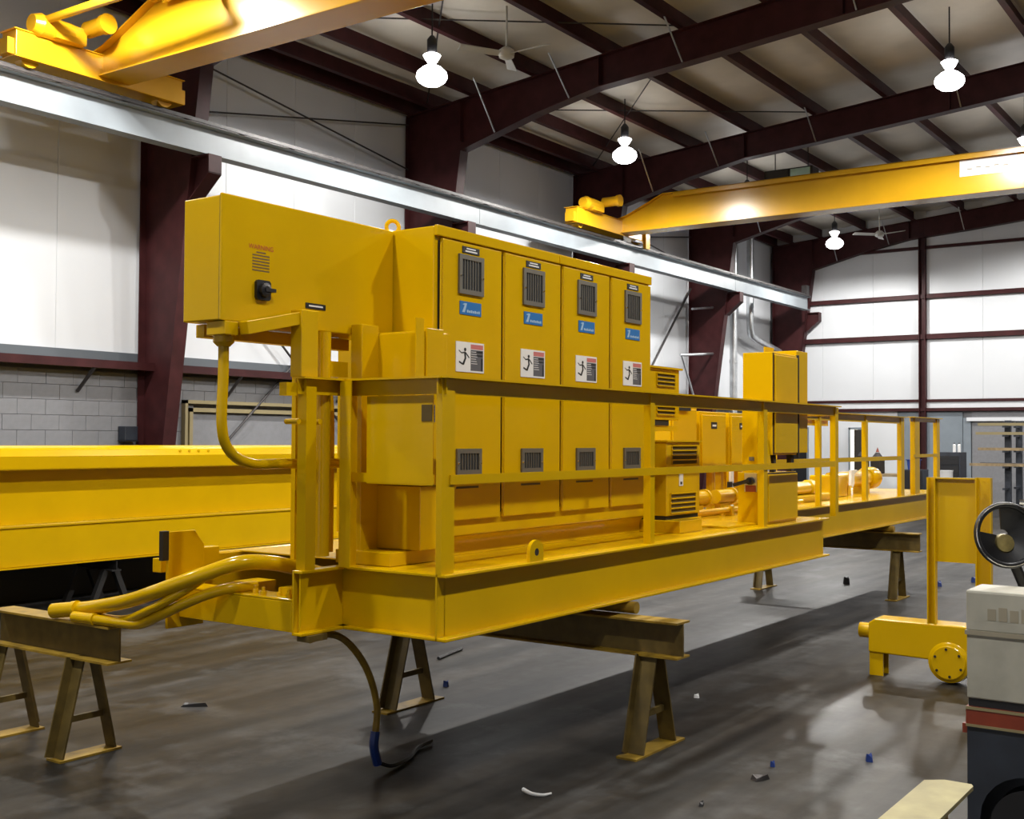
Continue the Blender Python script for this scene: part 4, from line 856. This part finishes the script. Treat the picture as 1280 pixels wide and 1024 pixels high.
# ================================================================== THINGS ALONG THE FAR WALL
rk = thing('cantilever_rack', (30.2, 6.0, 0), 'dark cantilever rack holding long bars by the far wall', 'rack')
for x, y in ((30.0, 6.29), (30.9, 6.22), (30.0, 4.0)):
    up = B('navy'); up.box(x-0.06, x+0.06, y-0.07, y+0.07, 0, 2.32); up.box(x-0.4, x+0.5, y-0.08, y+0.08, 0, 0.12); up.build('upright', rk)
    for z in (0.7, 1.22, 1.6, 1.98, 2.2): B('navy').box(x-0.5, x, y-0.03, y+0.03, z-0.06, z-0.012).build('arm', rk)
for k, (z, y0, m_, c) in enumerate(((2.2, 6.9, 'tan', 'top'), (1.98, 6.95, 'tan', 'second'), (1.6, 6.9, 'wood', 'third'), (1.22, 7.1, 'wood', 'fourth'))):
    o = B(m_).box(29.6, 29.75, 3.6, y0, z-0.012, z+0.055).build('timber_length'); tag(o, 'brown timber length on the %s arm level of the dark rack' % c, 'timber', 'timbers on the rack')
o = B('rust').tube([(29.85, 3.6, 1.25), (29.85, 6.9, 1.25)], 0.04, 8).build('steel_bar'); tag(o, 'dark steel bar beside the lowest timber on the rack', 'bar')
tb = thing('tool_chest', (28.2, 7.1, 0), 'dark tall tool chest of drawers before the blue-grey wall', 'tool chest')
B('navy').box(28.0, 28.6, 6.92, 7.40, 0.08, 1.55).build('body', tb, bevel=0.01)
for k in range(6): B('black').box(27.98, 28.0, 6.95, 7.37, 0.16+0.22*k, 0.36+0.22*k).build('drawer', tb)
for y in (6.98, 7.34): B('black').tube([(28.1, y-0.02, 0.05), (28.1, y+0.02, 0.05)], 0.05, 10).tube([(28.5, y-0.02, 0.05), (28.5, y+0.02, 0.05)], 0.05, 10).build('castor', tb)
for k, (y, l) in enumerate(((7.10, 'white spray can standing left on the tool chest'), (6.99, 'white spray can standing right on the tool chest'))):
    t = thing('spray_can', (28.2, y, 1.55), l, 'can', 'cans on the tool chest'); B('white').lathe((28.2, y, 1.55), [(0.035, 0), (0.035, 0.17), (0.015, 0.19)], 10).build('can', t, smooth=True); B('black').lathe((28.2, y, 1.74), [(0.012, 0), (0.012, 0.03)], 8).build('nozzle', t)
o = B('white').lathe((26.4, 6.83, 0), [(0.12, 0), (0.15, 1.14), (0.16, 1.16)], 14).build('white_drum', smooth=True); tag(o, 'pale drum behind the flat yellow panel', 'drum')
wbn = thing('work_bench', (31.4, 9.9, 0), 'dark workbench piled with parts before the far wall', 'bench')
B('wood').box(31.0, 32.0, 9.0, 11.2, 0.85, 0.92).build('bench_top', wbn); B('rust').box(31.05, 31.9, 9.05, 11.15, 0.3, 0.34).build('bench_shelf', wbn)
for x in (31.08, 31.9):
    for y in (9.08, 11.1): B('rust').box(x-0.04, x+0.04, y-0.04, y+0.04, 0, 0.85).build('leg', wbn)
for y, h_, l in ((10.30, 0.42, 'dark machine lump on the bench, left one'), (9.88, 0.38, 'dark machine lump on the bench, right one with orange tip')):
    t = thing('bench_machine', (31.3, y, 0.92), l, 'machine'); B('dark').box(31.1, 31.5, y-0.14, y+0.14, 0.92, 1.12+h_*0.5).build('base', t, bevel=0.03); B('rust').lathe((31.3, y, 1.1+h_*0.5), [(0.12, 0), (0.14, 0.08), (0.05, 0.2)], 10).build('head', t)
    if 'right' in l: B('stripe').lathe((31.3, y, 1.5), [(0.05, 0), (0.0, 0.14)], 8).build('tip', t)
t = thing('steel_cupboard', (29.2, 8.32, 0.0), 'low dark cupboard under the blue bin before the end post', 'cupboard'); B('navy').box(29.0, 29.5, 8.05, 8.6, 0, 1.10).build('body', t); B('black').box(28.985, 29.0, 8.07, 8.32, 0.05, 1.07).build('door', t); B('black').box(28.985, 29.0, 8.33, 8.58, 0.05, 1.07).build('door', t)
t = thing('blue_bin', (29.2, 8.32, 1.10), 'blue plastic bin on the low dark cupboard', 'bin'); B('bluebit').prism([(8.22, 1.10), (8.42, 1.10), (8.45, 1.33), (8.19, 1.33)], 'x', 29.05, 29.35).build('body', t); B('bluebit').box(29.03, 29.37, 8.17, 8.47, 1.33, 1.35).build('lid', t)

# ================================================================== LITTER ON THE FLOOR
def scrap(name, x, y, dims, m_, label, cat, rz=0.3):
    b = B(m_); l, w_, h_ = dims; c, s = math.cos(rz), math.sin(rz)
    P = [(-l, -w_), (-0.3*l, -1.1*w_), (l, -0.7*w_), (0.9*l, 0.8*w_), (0.1*l, w_), (-0.9*l, 0.7*w_)]
    vs = [(x+p*c-q*s, y+p*s+q*c, 0.0) for p, q in P] + [(x+0.8*(p*c-q*s), y+0.8*(p*s+q*c), h_*(0.7+0.3*((i*7) % 3))) for i, (p, q) in enumerate(P)]
    b._add(vs, [tuple(range(6))[::-1], tuple(range(6, 12))] + [(i, (i+1) % 6, 6+(i+1) % 6, 6+i) for i in range(6)])
    return tag(b.build(name), label, cat)
scrap('floor_scrap', 5.16, 6.2, (0.09, 0.02, 0.02), 'black', 'thin black scrap on the floor left of the drooping cable', 'scrap', -0.9)
scrap('floor_scrap', 5.83, 2.47, (0.05, 0.03, 0.02), 'rust', 'brown scrap on the floor beside a blue cap', 'scrap', -0.5)
scrap('blue_plastic_scrap', 6.10, 2.51, (0.014, 0.014, 0.025), 'bluebit', 'blue cap on open floor beside a brown scrap', 'scrap')
scrap('blue_plastic_scrap', 6.52, 2.11, (0.022, 0.02, 0.035), 'bluebit', 'blue cap on the floor near the white machine', 'scrap')
scrap('blue_plastic_scrap', 6.65, 5.24, (0.022, 0.022, 0.035), 'bluebit', 'blue cap beside the rear foot of the near sawhorse', 'scrap')
scrap('blue_plastic_scrap', 15.56, 3.68, (0.045, 0.04, 0.055), 'bluebit', 'blue cap behind the flat panel, right of two', 'scrap')
scrap('blue_plastic_scrap', 14.86, 3.94, (0.045, 0.04, 0.055), 'bluebit', 'blue cap behind the flat panel, left of two', 'scrap')
scrap('floor_scrap', 14.39, 4.94, (0.04, 0.04, 0.07), 'black', 'small black scrap on the far floor before the far sawhorse', 'scrap')
scrap('paper_bit', 7.41, 3.61, (0.025, 0.02, 0.02), 'white', 'tiny white bit on the floor beyond the near sawhorse', 'scrap')
scrap('floor_scrap', 5.25, 2.53, (0.03, 0.012, 0.015), 'black', 'tiny black scrap near the bottom edge', 'scrap')
o = B('white').tube(bez([(4.904, 3.358, 0.014), (4.881, 3.294, 0.011), (4.893, 3.233, 0.011), (4.938, 3.21, 0.012)], 5), 0.011, 8, r1=0.006).build('cable_tie', smooth=True); tag(o, 'curved white strip lying on the front floor', 'strip')
